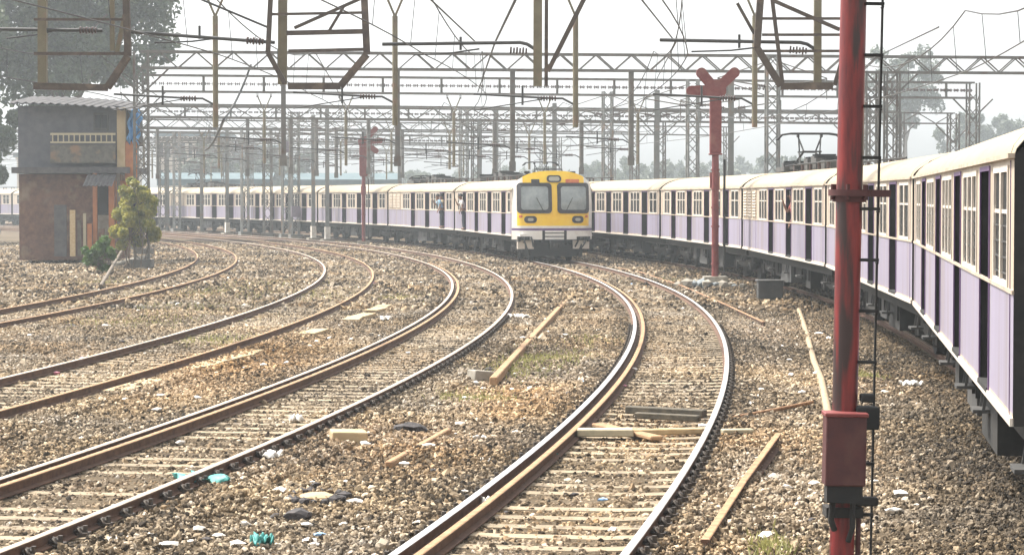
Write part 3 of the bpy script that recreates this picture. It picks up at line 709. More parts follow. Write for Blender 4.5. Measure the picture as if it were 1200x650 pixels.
    plate('roof_headlight', 0, 3.5, 0.62, 0.3, 0.14, 0.06, 'rubber', coach); plate('roof_headlight_lens', 0, 3.5, 0.46, 0.18, 0.08, 0.075, 'lens', coach)
    plate('grab_plate', 0, 2.0, 0.16, 0.5, 0.05, 0.02, 'yellow', coach)
    q = MB(); q.box((0.2, 0, 1.05), (0.3, 1.05, 0.5), 0)
    for z in (0.9, 1.05, 1.2): q.box((0.045, 0, z), (0.03, 0.95, 0.04), 1)
    q.build('front_grille', [M['under'], M['rubber']], coach)
    q = MB(); q.box((.1, 0, .68), (.7, .34, .3), 0); q.box((-.3, 0, .68), (.16, .5, .42), 0); q.tube([(-.38, 0, .6), (-.38, 0, .78)], .12, 10, 1); q.box((.5, 0, .45), (.15, 2.5, .5), 0)
    for sy in (-1, 1): q.bar((.4, sy * 1.25, .7), (.3, sy * 1.1, .2), .12, .2, 0)
    q.build('coupler', [M['under'], M['bogie']], coach)
    q = MB()
    for sy in (-1, 1): q.tube([(1.3, sy * 0.95, 3.45), (1.3, sy * 1.0, 3.75)], .06, 8); q.box((1.3, sy * 1.0, 3.78), (.25, .2, .1))
    q.tube([(1.7, -.7, 3.5), (1.7, -.6, 3.92), (1.7, .6, 3.92), (1.7, .7, 3.5)], .03, 6); q.tube([(1.7, 0, 3.5), (1.7, 0, 4.05)], .02, 6)
    q.build('roof_horn', M['under'], coach)
train1 = empty('commuter_train', TA.arc(TA.a_at_px(651)), 0, 'commuter train with a yellow cab front and lilac band', 'train')
a0 = TA.a_at_px(651)
COACH1 = []
for i, k in enumerate(['cab', 'motor', 'trailer', 'trailer', 'motor', 'trailer', 'trailer', 'motor', 'trailer']):
    c = make_coach(train1, TA, a0 + i * CL - 0.28, k, i); COACH1.append(c)
    if i == 0: cab_front(c); link('roof_equipment', ROOFKIT, c, (0.6, 0, 0))
    if k == 'motor': link('pantograph', PANTO_DN if i != 4 else PANTO_UP, c, (16.8, 0, 0))
aZ = TZ.a_at_px(871, -HW)
train2 = empty('commuter_train', TZ.arc(aZ - 3 * CL), 0, 'long cream and lilac commuter train seen along its side, one pantograph raised', 'train')
COACH2 = []
for i, k in enumerate(['trailer', 'trailer', 'motor', 'trailer', 'trailer', 'motor', 'trailer']):   # the coach the viewer leans from is left out
    c = make_coach(train2, TZ, aZ + (i - 3) * CL, k, i + 2); COACH2.append(c)
    if k == 'motor': link('pantograph', PANTO_UP, c, (16.6, 0, 0))

# ------------------------------------------------------------------ overhead line structures
def gp(Y, s, h):                              # point on the radial line that crosses the tracks at forward distance Y
    return GREF.pt(Y, s, h)
def frame_at(Y):
    ph = math.asin((Y - CY) / R0); e = Vector((math.cos(ph), math.sin(ph), 0)); t = Vector((-math.sin(ph), math.cos(ph), 0)); return e, t
MIDS = {'AZ': 6.6, 'AB': 1.5, 'BC': -3.1, 'CD': -8.1}
def lattice_column(mb, base, e, t, h, w_=0.55, dp=0.45, m=0, th=0.085, step=0.6):
    b = Vector(base)
    cs = [(-w_ / 2, -dp / 2), (w_ / 2, -dp / 2), (w_ / 2, dp / 2), (-w_ / 2, dp / 2)]
    P = [b + e * x + t * y for x, y in cs]
    for p in P: mb.bar(p, p + Vector((0, 0, h)), th, m=m)
    n = int(h / step)
    for k in range(n):
        z0, z1 = k * step, (k + 1) * step
        for i in range(4):
            p, q = P[i], P[(i + 1) % 4]
            if k % 2: p, q = q, p
            mb.bar(p + Vector((0, 0, z0)), q + Vector((0, 0, z1)), th * .5, m=m)
    mb.box(b + Vector((0, 0, 0.15)), (w_ + .35, dp + .35, .5), m)
def insulator(mb, p, d, n=4, r=0.085, gap=0.07, m=0):
    p = Vector(p); d = Vector(d).normalized()
    for k in range(n): mb.disc(p + d * gap * k, d, r * (1 if k % 2 == 0 else .8), gap * .5, 10, m)
def cantilever(par, p_post, e, length, h, drop=True):
    """register arm reaching inwards over the track from a drop post; returns mesh objects"""
    p = Vector(p_post); q = MB()
    a = p + Vector((0, 0, h)); b = a - e * length
    q.tube([a - e * 0.05, a - e * 0.35 + Vector((0, 0, .16)), a - e * 0.6 + Vector((0, 0, .16)), b + Vector((0, 0, .16 + .12))], 0.03, 6)
    q.tube([a - e * (length * .25) + Vector((0, 0, .17)), b + e * .25 + Vector((0, 0, -.12)), b + e * 0.0 + Vector((0, 0, -.16))], 0.017, 5)
    m_ = a - e * (length * .52) + Vector((0, 0, .2)); q.tube([m_ - Vector((0, 0, .22)), m_ + Vector((0, 0, .3))], .03, 6)
    o = q.build('cantilever_arm', M['wire'], par); o.matrix_parent_inverse = Matrix.Translation(-Vector(par.location))
    q = MB(); insulator(q, a - e * .55 + Vector((0, 0, .16)), -e, 6, .08, .075)
    o2 = q.build('insulator', M['insul'], o)
def put(o, root): o.matrix_parent_inverse = Matrix.Translation(-Vector(root.location)); return o
def vyoke(q, qi, p, e, w_=0.34, h=0.62):
    for sx in (-1, 1):
        k = p + e * sx * w_ + Vector((0, 0, h)); q.tube([p, k], .032, 6); qi.append((k, Vector((0, 0, 1))))
def gantry(Y, s0, s1, hb, depth, label, mode, legs=(), posts=(), arms=True, each=False, matn='steel', half=0.75, end_taper=False, chord=.1):
    e, t = frame_at(Y); root = empty('overhead_gantry', gp(Y, s0, -0.22), 0, label, 'gantry', 'gantries spanning the tracks')
    A, B = gp(Y, s0, hb), gp(Y, s1, hb); L = (B - A).length; up = Vector((0, 0, 1))
    q = MB(); dpt = 0.42
    for k in (-1, 1):
        o = t * k * dpt / 2
        q.bar(A + o, B + o, chord); q.bar(A + o + up * depth, B + o + up * depth, chord)
    put(q.build('beam', M[matn], root), root)
    n = max(2, int(round(L / half)))
    if mode == 'truss':
        dl = L / n
        if each:
            me = []
            for sg in (0, 1):
                d = MB()
                for k in (-1, 1):
                    o = t * k * dpt / 2
                    d.bar(o + up * (depth * sg), e * dl + o + up * (depth * (1 - sg)), .05)
                me.append(d.mesh('diagonal', M[matn]))
            for k in range(n): put(link('diagonal', me[k % 2], root, A + e * dl * k), root)
        else:
            d = MB()
            for k in range(n):
                sg = k % 2
                d.bar(A + e * dl * k + up * depth * sg, A + e * dl * (k + 1) + up * depth * (1 - sg), .05)
            put(d.build('lacing', M[matn], root), root)
    else:                                      # two plain booms with post insulators between
        d = MB(); m2 = MB()
        for k in range(0, n * 2):
            p = A + e * (L / (2 * n)) * (k + .5) + up * (depth * .5)
            insulator(m2, p - e * .1, e, 3, .085, .09)
        for k in range(0, n + 1, 4): d.bar(A + e * (L / n) * k, A + e * (L / n) * k + up * depth, .12)
        d.tube([A + up * depth * .5, B + up * depth * .5], .014, 5)
        put(d.build('spreader', M[matn], root), root); put(m2.build('insulator', M['insul'], root), root)
    for s in legs:
        d = MB(); lattice_column(d, gp(Y, s, -0.22), e, t, hb + .22 + (depth if s in (s0, s1) else 0), m=0)
        for sx in (-1, 1):
            pp = gp(Y, s, hb - 1.1); d.bar(pp, pp + e * sx * 1.1 + up * 1.05, .07)
        put(d.build('column', M[matn], root), root)
    for s, kind, zb in posts:
        p = gp(Y, s, 0); d = MB(); ii = []
        zt = hb
        if kind == 'post': d.box(gp(Y, s, (zb + hb) / 2), (.2, .2, hb - zb), 0, Matrix.Rotation(math.atan2(e.y, e.x), 3, 'Z')); d.box(gp(Y, s, zb - .1), (.28, .24, .4), 0)
        else:
            zv = hb - 0.95; d.tube([gp(Y, s, zb), gp(Y, s, zv)], .075, 10); vyoke(d, ii, gp(Y, s, zv - .02), e, h=.8)
        po = put(d.build('drop_post', M[matn if kind == 'post' else 'olive'], root), root)
        if ii:
            dq = MB()
            for k, dr in ii: insulator(dq, k - dr * .06, dr, 4, .07, .06)
            dq.build('insulator', M['insul'], po)
        if arms: cantilever(root, gp(Y, s, 0), e, 2.75, zb + .62)
    return root

# near pair (beams overhead, above the picture) from which the frames and drop posts hang
Yn = 46.7; en, tn = frame_at(Yn)
near = gantry(Yn, -15.5, 15.5, 8.6, 0.9, 'gantry with boxy hanging frames and double olive drop posts', 'truss', legs=(-15.5, 15.5), each=True, matn='darksteel', half=1.0)
def npx(x, y, dy=0.0):                         # picture point on the vertical plane of the near gantry
    d = ray(x, y); n = tn; o = Vector((0, 0, HC)); p0 = gp(Yn, 0, 0) + tn * dy
    return o + d * ((p0 - o).dot(n) / d.dot(n))
def strut(root, name, pts, w_, m_, off=0.0, label=None, up=True):
    q = MB()
    P = [npx(x, y, off) for x, y in pts]
    for a, b in zip(P[:-1], P[1:]): q.bar(a, b, w_)
    o = put(q.build(name, M[m_], root, label=label), root); return o
TOPY = -150
# frame between the second and third tracks
for off in (-.3, .3):
    strut(near, 'hanging_frame_rail', [(428, TOPY), (427, 0), (430, 64), (399, 101), (338, 101)], .13, 'darksteel', off)
    strut(near, 'hanging_frame_rail', [(318, TOPY), (317, 0), (314, 62), (334, 98)], .09, 'darksteel', off)
    strut(near, 'cross_bar', [(336, 39), (428, 37)], .09, 'darksteel', off); strut(near, 'cross_bar', [(318, 17), (428, 15)], .05, 'darksteel', off)
    strut(near, 'cross_bar', [(338, 60), (428, 58)], .06, 'darksteel', off)
    strut(near, 'brace', [(345, 33), (424, -2)], .06, 'darksteel', off)
    strut(near, 'brace', [(386, 36), (404, 6)], .05, 'darksteel', off)
strut(near, 'drop_post', [(332, TOPY), (331, 99)], .17, 'olive')
# the drop post between the two polished tracks
strut(near, 'drop_post', [(630.5, TOPY), (630, 101)], .17, 'olive'); strut(near, 'drop_post', [(641, TOPY), (640, 101)], .07, 'darksteel')
strut(near, 'brace', [(790, -170), (684, 0), (642, 84)], .085, 'darksteel')
# frame beside the cream train
for off in (-.3, .3):
    strut(near, 'hanging_frame_rail', [(893, TOPY), (891, 0), (887, 56), (915, 101), (976, 101)], .13, 'darksteel', off)
    strut(near, 'hanging_frame_rail', [(903, TOPY), (905, 0), (917, 98)], .07, 'darksteel', off)
    for y in (22, 41, 60): strut(near, 'cross_bar', [(893, y), (990, y)], .05, 'darksteel', off)
    strut(near, 'brace', [(904, 0), (984, 35)], .07, 'darksteel', off)
strut(near, 'drop_post', [(958.5, TOPY), (958, 99)], .14, 'olive'); strut(near, 'brace', [(990, 60), (978, 100)], .08, 'darksteel')
strut(near, 'brace', [(864, 4), (884, 40)], .06, 'darksteel')
# frame over the rusty track
for off in (-.3, .3):
    strut(near, 'hanging_frame_rail', [(150, TOPY), (148, 0), (150, 66), (126, 103), (40, 101)], .13, 'darksteel', off)
    strut(near, 'cross_bar', [(40, 23), (150, 23)], .05, 'darksteel', off); strut(near, 'cross_bar', [(40, 63), (147, 63)], .06, 'darksteel', off)
strut(near, 'brace', [(130, TOPY), (132, 60)], .09, 'olive'); strut(near, 'brace', [(150, 0), (137, 62)], .08, 'olive'); strut(near, 'drop_post', [(50, TOPY), (50, 99)], .17, 'olive')
def npx_arm(x0, y0, x1, y1, bend):
    q = MB(); a, b = npx(x0, y0), npx(x1, y1)
    if bend: q.tube([b, npx(x1 - 14, y1 - 9), npx(x1 - 22, y1 - 11), a], .035, 6)
    else: q.tube([b, a], .035, 6)
    m_ = a.lerp(b, .5); q.tube([m_ - Vector((0, 0, .04)), m_ + Vector((0, 0, .22))], .025, 6)
    q.tube([a.lerp(b, .62), a.lerp(b, .45) - Vector((0, 0, .1)), a.lerp(b, .2) - Vector((0, 0, .18))], .018, 5)
    o = put(q.build('cantilever_arm', M['wire'], near), near)
    q = MB(); d = (a - b).normalized(); insulator(q, a.lerp(b, .82), -d, 6, .075, .06); q.build('insulator', M['insul'], o)
npx_arm(448, 52, 632, 61, True); npx_arm(146, 37, 322, 50, False); npx_arm(773, 47, 960, 61, True)
npx_arm(-20, 34, 120, 36, False)
# second near gantry: olive V posts
gantry(64.6, -14.5, 15.5, 8.55, 0.7, 'gantry with olive Y shaped drop posts between the tracks', 'truss', legs=(-14.5, 15.5),
       posts=[(6.55, 'v', 4.6), (1.72, 'v', 4.6), (-3.15, 'v', 4.65), (-8.0, 'v', 4.6)], each=True, matn='darksteel')
# the big lattice beam that crosses the whole view
gantry(99.5, -13.4, 25, 8.0, .66, 'lattice gantry with zigzag braces crossing the whole line', 'truss', legs=(18.1, 17.2, -13.4),
       posts=[(6.9, 'post', 4.35), (1.9, 'post', 4.1), (-2.9, 'post', 4.3), (-7.6, 'post', 4.3)], each=True)
gantry(121, -13.4, 30, 7.95, .8, 'gantry of twin plain booms with a row of insulators', 'booms', legs=(-13.4, 24.5, 30), posts=[(11.8, 'v', 4.4), (6.9, 'v', 4.4), (2.2, 'v', 4.3), (-3.3, 'v', 4.3), (-7.4, 'v', 4.4)])
gantry(143, -13.4, 36, 7.4, .75, 'hazy lattice gantry behind the insulator booms', 'truss', legs=(-13.4, 20, 36), posts=[(11.6, 'v', 4.4), (6.6, 'v', 4.4), (1.6, 'post', 4.4), (-3.1, 'post', 4.4), (-7.4, 'v', 4.4)], half=.9)
gantry(170, -13, 30, 7.6, .7, 'hazy lattice gantry over the yellow faced train', 'truss', legs=(-13, 1.5, 30), posts=[(16, 'v', 4.4), (11.6, 'post', 4.4), (6.6, 'post', 4.4), (-3.1, 'v', 4.4), (-7.4, 'v', 4.4)], half=.9)
gantry(132, -13.4, 34, 7.0, .6, 'thin lattice gantry between the insulator booms and the hazy lattice beam', 'truss', legs=(-13.4, 34), posts=[(11.6, 'post', 4.3), (6.6, 'post', 4.2)], half=1.1, chord=.07)
gantry(240, -12.5, 68, 7.2, .9, 'pale twin boom gantry beyond the widest lattice span', 'booms', legs=(-12.5, 18, 40, 68), posts=[(30, 'v', 4.4), (12, 'v', 4.4)])
gantry(290, -12.5, 95, 7.8, 1.0, 'most distant lattice gantry fading out before the trees', 'truss', legs=(-12.5, 20, 45, 70, 95), half=1.4)
gantry(157, -13.2, 40, 7.9, .7, 'hazy twin boom gantry between the two hazy lattice gantries', 'booms', legs=(-13.2, 12.5, 40), posts=[(6.6, 'v', 4.4), (1.5, 'post', 4.4), (-3.1, 'post', 4.4)])
gantry(183, -13, 46, 7.9, .7, 'pale lattice gantry before the far twin booms', 'truss', legs=(-13, 14, 46), posts=[(22, 'v', 4.4), (11.6, 'v', 4.4), (6.6, 'v', 4.4), (-3.1, 'post', 4.4)], half=.9)
gantry(211, -12.5, 55, 7.8, .8, 'pale lattice gantry just before the widest span', 'truss', legs=(-12.5, 16, 55), posts=[(30, 'v', 4.4), (11.6, 'v', 4.4), (6.6, 'v', 4.4)], half=1.0)
gantry(196, -12.5, 38, 7.2, .8, 'pale far gantry of twin booms over the middle coaches', 'booms', legs=(-12.5, 1.5, 38), posts=[(6.6, 'v', 4.4), (-3.1, 'v', 4.4)])
gantry(226, -12.5, 60, 7.5, .9, 'very pale far lattice gantry with a wide span', 'truss', legs=(-12.5, 1.5, 22, 60), posts=[(6.6, 'v', 4.4)], half=1.2)
gantry(262, -12.5, 80, 7.6, 1.0, 'faint lattice gantry nearly lost in haze', 'truss', legs=(-12.5, 25, 55, 80), half=1.4)

# masts that stand between the tracks in front of the lilac train
def mast(x, off_track, off, h, style, label, band=True, plate=None):
    a = off_track.a_at_px(x, off); p = off_track.arc(a, off, -0.22); rz = off_track.rz(a) - PI / 2
    root = empty('overhead_line_mast', p, rz, label, 'mast', 'masts between the tracks')
    q = MB(); e, t = Vector((1, 0, 0)), Vector((0, 1, 0))
    if style == 'lattice': lattice_column(q, (0, 0, 0), e, t, h, .5, .4, th=.08, step=.55)
    elif style == 'beam':
        for y in (-.11, .11): q.box((0, y, h / 2), (.22, .022, h))
        q.box((0, 0, h / 2), (.02, .2, h))
    else: q.tube([(0, 0, 0), (0, 0, h)], [.13, .09], 10)
    q.build('mast_post', M['mast'], root)
    if band:
        q = MB(); q.box((0, 0, .55), (.32, .34, .95)); q.build('white_base', M['whiteband'], root)
    q = MB(); q.box((0, 0, .1), (.8, .8, .3)); q.build('foundation', M['concrete'], root)
    q = MB(); z = h - 1.3
    for sx in (-1, 1):
        q.tube([(sx * .1, 0, z), (sx * 2.3, 0, z + .35)], .03, 6); q.tube([(sx * .1, 0, z + 1.1), (sx * 2.3, 0, z + .38)], .022, 6); q.tube([(sx * 2.3, 0, z + .4), (sx * 2.3, 0, z - .5)], .02, 6)
    b = q.build('bracket_arm', M['steel'], root)
    q = MB()
    for sx in (-1, 1): insulator(q, (sx * .35, 0, z + .04), (sx, 0, .1), 5, .08, .07)
    q.build('insulator', M['insul'], b)
    if plate:
        q = MB(); q.box((.0, -.35, plate), (.75, .12, .75)); q.tube([(0, -.42, plate), (0, -.47, plate)], .22, 14); q.build('signal_plate', M['plate'], root)
    return root
NEARM = [(385, 'beam', 8.6, True, None, 'white based girder mast next along from the swept arm signal'), (368, 'beam', 8.4, True, None, 'white based girder mast between the other white based mast and a lattice mast'),
         (347, 'lattice', 8.8, False, 1.95, 'lattice mast with a plate low down against the coach windows'), (336, 'lattice', 8.4, False, 6.4, 'lattice mast with a plate high above the coach roofs'),
         (288, 'lattice', 8.0, False, None, 'bare lattice mast just beyond the mast with the high plate'), (267, 'beam', 8.2, True, None, 'hazy white based girder mast between two bare lattice masts'),
         (238, 'beam', 8.0, False, None, 'pale plain girder mast before the far coaches'), (209, 'lattice', 8.2, False, None, 'palest lattice mast near the leafy bush'), (197, 'beam', 7.8, False, None, 'palest plain girder mast beside the leafy bush')]
for i, (x, st, h, bd, pl, lb) in enumerate(NEARM): mast(x, TA, -2.5 + .2 * (i % 3), h, st, lb, bd, pl)
BACKM = [(545, 'lattice', 9.0, 'lattice mast rising behind the roof equipment of the yellow faced train'), (562, 'beam', 8.2, 'girder mast behind the first coach roof, beside the lattice mast'), (583, 'beam', 8.6, 'girder mast rising just behind the yellow cab'),
         (470, 'beam', 8.4, 'hazy girder mast rising behind the third coach roof'), (430, 'lattice', 8.4, 'hazy lattice mast behind the swept arm signal'), (650, 'beam', 8.6, 'girder mast directly over the yellow cab roof'),
         (712, 'lattice', 8.8, 'lattice mast rising behind the cream train near the cab'), (770, 'beam', 8.4, 'girder mast rising behind the cream train near the three armed signal'),
         (812, 'lattice', 8.6, 'lattice mast behind the cream train, nearly in line with the three armed signal'), (858, 'beam', 8.2, 'girder mast behind the cream train, just past the three armed signal'), (905, 'lattice', 8.8, 'lattice mast behind the cream train beneath the boxy hanging frame')]
for x, st, h, lb in BACKM: mast(x, TZ, 3.2, h, st, lb, False)

# ------------------------------------------------------------------ overhead wires
SUPS = [20, 46.7, 64.6, 99.5, 121, 143, 170, 196, 226, 262, 300]
def wires(t, sgn, nm, h0=5.5):
    root = empty('overhead_wire', t.pt(20, 0, 0), 0, 'contact and catenary wires hung above the %s' % nm, 'overhead wire')
    P = []; C = []; D = MB()
    for i in range(len(SUPS) - 1):
        y0, y1 = SUPS[i], SUPS[i + 1]; n = 10; st0, st1 = sgn * (.18 if i % 2 else -.18), sgn * (-.18 if i % 2 else .18)
        for k in range(n):
            f = k / n; Y = y0 + (y1 - y0) * f; st = st0 + (st1 - st0) * f
            c = t.pt(Y, st, h0); L = y1 - y0; m = t.pt(Y, st * .4, h0 + 1.15 - 4 * min(.85, L * .028) * f * (1 - f))
            C.append(c); P.append(m)
            if k % 2 == 1 and Y < 150: D.tube([c, m], .007, 4, caps=False)
    q = MB(); q.tube(C, .012, 5); put(q.build('contact_wire', M['wire'], root), root)
    q = MB(); q.tube(P, .014, 5); put(q.build('catenary_wire', M['wire'], root), root)
    put(D.build('dropper_wires', M['wire'], root), root)
wires(TA, 1, 'polished track'); wires(TB, -1, 'dull track with check rail'); wires(TC, 1, 'track beside the sandy duct'); wires(TD, -1, 'rusty track'); wires(TZ, 1, 'cream and lilac train', 5.2)
def cable(pts, r, label, sag=0.0):
    P = []
    for a, b in zip(pts[:-1], pts[1:]):
        for k in range(12): f = k / 12; P.append(a.lerp(b, f) - Vector((0, 0, sag * 4 * f * (1 - f))))
    P.append(pts[-1]); q = MB(); q.tube(P, r, 6); return q.build('cable', M['wire'], label=label, cat='cable')
cable([at_d(294, 76, 99), at_d(262, 140, 96), at_d(240, 176, 118)], .045, 'thick dark feeder cable drooping from the lattice gantry', .25)
cable([at_d(505, 0, 46.5), at_d(560, 52, 64)], .02, 'thin beaded cable running up from the middle cantilever')
cable([at_d(232, -2, 46.7), at_d(318, 34, 46.7)], .022, 'thin cable sloping down to the boxy hanging frame')
cable([at_d(1100, 32, 60), at_d(1020, 70, 99)], .022, 'thin cable rising beyond the dark red post')
cable([at_d(752, 0, 46.5), at_d(792, 50, 64), at_d(770, 92, 99)], .018, 'thin cable crossing above the three armed signal')
cable([at_d(604, 0, 46.5), at_d(580, 50, 70), at_d(560, 108, 121)], .03, 'dark sloping feeder cable beside the double olive drop post')

# ------------------------------------------------------------------ signals
def near_post():
    b = at_d(985, 690, 16.9); base = Vector((b.x, b.y, -0.25)); root = empty('signal_post', base, 0, 'dark red tubular post with control box and ladder, beside the polished track', 'signal post')
    root.rotation_euler = (0, math.radians(0.95), 0)
    H = 6.6; q = MB(); q.tube([(0, 0, 0), (0, 0, .6), (0, 0, 3.0), (0, 0, H)], [.087, .087, .092, .092], 28); q.disc((0, 0, H + .02), (0, 0, 1), .11, .06, 20)
    q.build('tube', M['redpost'], root)
    zc = HC + (231 - 226) / 165 + .25
    q = MB(); q.disc((0, 0, zc), (0, 0, 1), .15, .045, 28); q.disc((0, 0, zc - .045), (0, 0, 1), .12, .04, 28)
    for k in range(6): an = k * PI / 3 + .3; q.tube([(math.cos(an) * .13, math.sin(an) * .13, zc - .05), (math.cos(an) * .13, math.sin(an) * .13, zc + .06)], .014, 6)
    q.box((.19, 0, zc), (.2, .05, .05)); q.build('flange_collar', M['redbox'], root)
    q = MB(); z0 = .25 + HC - (565 - 231) / 165; z1 = .25 + HC - (484 - 231) / 165
    q.box((-.015, -.12, (z0 + z1) / 2), (.285, .2, z1 - z0)); o = q.build('control_box', M['redbox'], root); bevel(o, .012, 2)
    l = MB(); l.box((-.015, -.12, z1 + .01), (.305, .225, .03)); bevel(l.build('box_lid', M['redfaded'], o), .006, 1)
    l = MB(); l.box((-.015, -.12, z0 - .06), (.25, .16, .12)); l.tube([(-.09, -.14, z0 - .08), (-.1, -.14, z0 - .25), (-.07, -.1, z0 - .32)], .022, 8); l.tube([(.05, -.14, z0 - .08), (.05, -.15, z0 - .3), (.03, -.1, z0 - .4)], .02, 8)
    l.box((0, 0, z0 - .2), (.26, .22, .07)); l.build('cable_gland', M['under'], root)
    # ladder alongside the post
    q = MB()
    for y in (0.0,): q.box((.205, y, (H - .2 + .15) / 2), (.014, .03, H - .35))
    z = .35
    while z < H - .3: q.tube([(.205, -.04, z), (.205, .04, z)], .009, 6); z += .36
    q.build('ladder', M['under'], root)
    z = .35; k = 0
    while z < H - .3:
        q = MB(); q.box((.145, -.05, z + .02), (.13, .03, .022)); q.build('ladder_bracket', M['under'], root); z += .36
    q = MB(); q.box((.15, -.05, z1 - .02), (.16, .16, .16)); q.box((.15, -.05, z1 + .12), (.1, .1, .06)); q.box((.14, -.05, z0 - .12), (.2, .1, .06)); bevel(q.build('detector_box', M['under'], root), .01)
    q = MB(); q.tube([(.115, .02, .1), (.118, .02, z1 - .1)], .018, 8); q.build('conduit', M['redbox'], root)
    q = MB(); q.box((0, 0, .05), (.6, .6, .3)); q.build('foundation', M['concrete'], root)
    # signal head above the picture
    q = MB(); q.box((0, -.16, H - .55), (.42, .22, 1.0)); 
    for k in range(3): q.tube([(0, -.27, H - .25 - k * .3), (0, -.42, H - .25 - k * .3)], .11, 14)
    q.build('signal_head', M['under'], root)
near_post()
def arm_signal(base, H, label, arms, facing, cw=.36):
    root = empty('route_signal', base, facing, label, 'signal')
    q = MB(); q.tube([(0, 0, 0), (0, 0, H * .62)], .11, 14); 
    for k in range(6): q.disc((0, 0, H * .1 + k * H * .09), (0, 0, 1), .135, .05, 14)
    q.build('post', M['redfaded'], root)
    q = MB(); q.box((0, 0, H * .765), (cw, .3, H * .27)); q.box((0, 0, H * .625), (.42, .36, .06)); bevel(q.build('signal_case', M['redfaded'], root), .02)
    q = MB()
    for k in range(3): q.tube([(0, .15, H * .68 + k * .38), (0, .34, H * .68 + k * .38)], .12, 12); 
    q.build('lamp_hood', M['under'], root)
    q = MB(); zc = H * .93; q.tube([(0, -.12, zc), (0, .08, zc)], .33, 20); q.build('indicator_hub', M['redfaded'], root)
    for an, L in arms:
        an = math.radians(an); d = Vector((math.cos(an), 0, math.sin(an))); c = Vector((0, -.02, zc))
        q = MB(); R = Matrix((d, Vector((0, 1, 0)), Vector((-d.z, 0, d.x)))).transposed()
        q.box(c + d * (L * .5 + .12), (L, .16, .32), 0, R); q.tube([c + d * (L + .1) - Vector((0, .088, 0)), c + d * (L + .1) + Vector((0, .088, 0))], .168, 14)
        for k in range(5): pz = c + d * (.3 + (L - .15) * k / 4); q.tube([pz + Vector((0, .08, 0)), pz + Vector((0, .13, 0))], .06, 8, 1)
        q.build('indicator_arm', [M['redfaded'], M['under']], root)
    q = MB(); q.tube([(.3, 0, .4), (.3, 0, H * .6)], .025, 6); q.tube([(.3, .3, .4), (.3, .3, H * .6)], .025, 6)
    for z in np.arange(.6, H * .6, .35): q.tube([(.3, 0, z), (.3, .3, z)], .015, 5)
    q.build('ladder', M['under'], root)
    q = MB(); q.box((0, 0, .02), (.75, .75, .5)); q.build('foundation', M['concrete'], root)
    q = MB(); q.box((.0, .25, H * .5), (.3, .25, .5)); q.build('relay_box', M['redfaded'], root)
    return root
pS2 = at_d(838, 318, 75.5)
arm_signal((pS2.x, pS2.y, -.05), 6.6, 'faded red signal post with three spread arms beside the cream train', [(130, .6), (43, .7), (182, .66)], 0.0)
pS1 = at_h(427, 290, -.2); aS = TA.a_at_px(427, -2.45); pS1 = TA.arc(aS, -2.45, -.2)
arm_signal(pS1, 6.7, 'faded red signal post with arms swept one way, before the lilac coaches', [(48, .95), (5, .9), (-35, .8)], 0.1, .5)

# ------------------------------------------------------------------ vegetation
M['leafgrey'] = leafmat('dusty_tree_leaves', (0.05, 0.075, 0.035), (0.10, 0.13, 0.065))
M['leafbush'] = leafmat('yellow_green_leaves', (0.15, 0.18, 0.035), (0.40, 0.36, 0.08), .4, 3)
M['leafgreen'] = leafmat('green_leaves', (0.05, 0.11, 0.025), (0.12, 0.19, 0.05), .35, 3)
M['leaffar'] = leafmat('far_leaves', (0.06, 0.08, 0.05), (0.10, 0.12, 0.075))
M['grass'] = leafmat('dry_grass', (0.17, 0.175, 0.05), (0.34, 0.32, 0.11), .35, 4)
M['bark'] = mat('grey_bark', (0.10, 0.08, 0.06), (0.17, 0.14, 0.11), 6, rough=.9, bump=.4)
def leaves_mesh(centers, radii, n, size, m_, seed):
    r = np.random.default_rng(seed); k = r.integers(0, len(centers), n)
    d = r.normal(0, 1, (n, 3)); d /= np.linalg.norm(d, axis=1)[:, None]; rad = radii[k] * (r.random(n) ** .45)
    c = centers[k] + d * rad[:, None]; c[:, 2] -= .15 * radii[k] * r.random(n)
    u = r.normal(0, 1, (n, 3)); u /= np.linalg.norm(u, axis=1)[:, None]; v = np.cross(u, r.normal(0, 1, (n, 3))); v /= np.linalg.norm(v, axis=1)[:, None]
    s = size * r.uniform(.6, 1.4, n)[:, None]
    P = np.stack([c - u * s, c + v * s * .5, c + u * s, c - v * s * .5], 1).reshape(-1, 3)
    me = bpy.data.meshes.new('crown'); me.vertices.add(4 * n); me.vertices.foreach_set('co', P.astype(np.float32).ravel())
    me.loops.add(4 * n); me.loops.foreach_set('vertex_index', np.arange(4 * n, dtype=np.int32)); me.polygons.add(n)
    me.polygons.foreach_set('loop_start', np.arange(0, 4 * n, 4, dtype=np.int32)); me.materials.append(M[m_]); me.update(calc_edges=True); me.validate(); return me
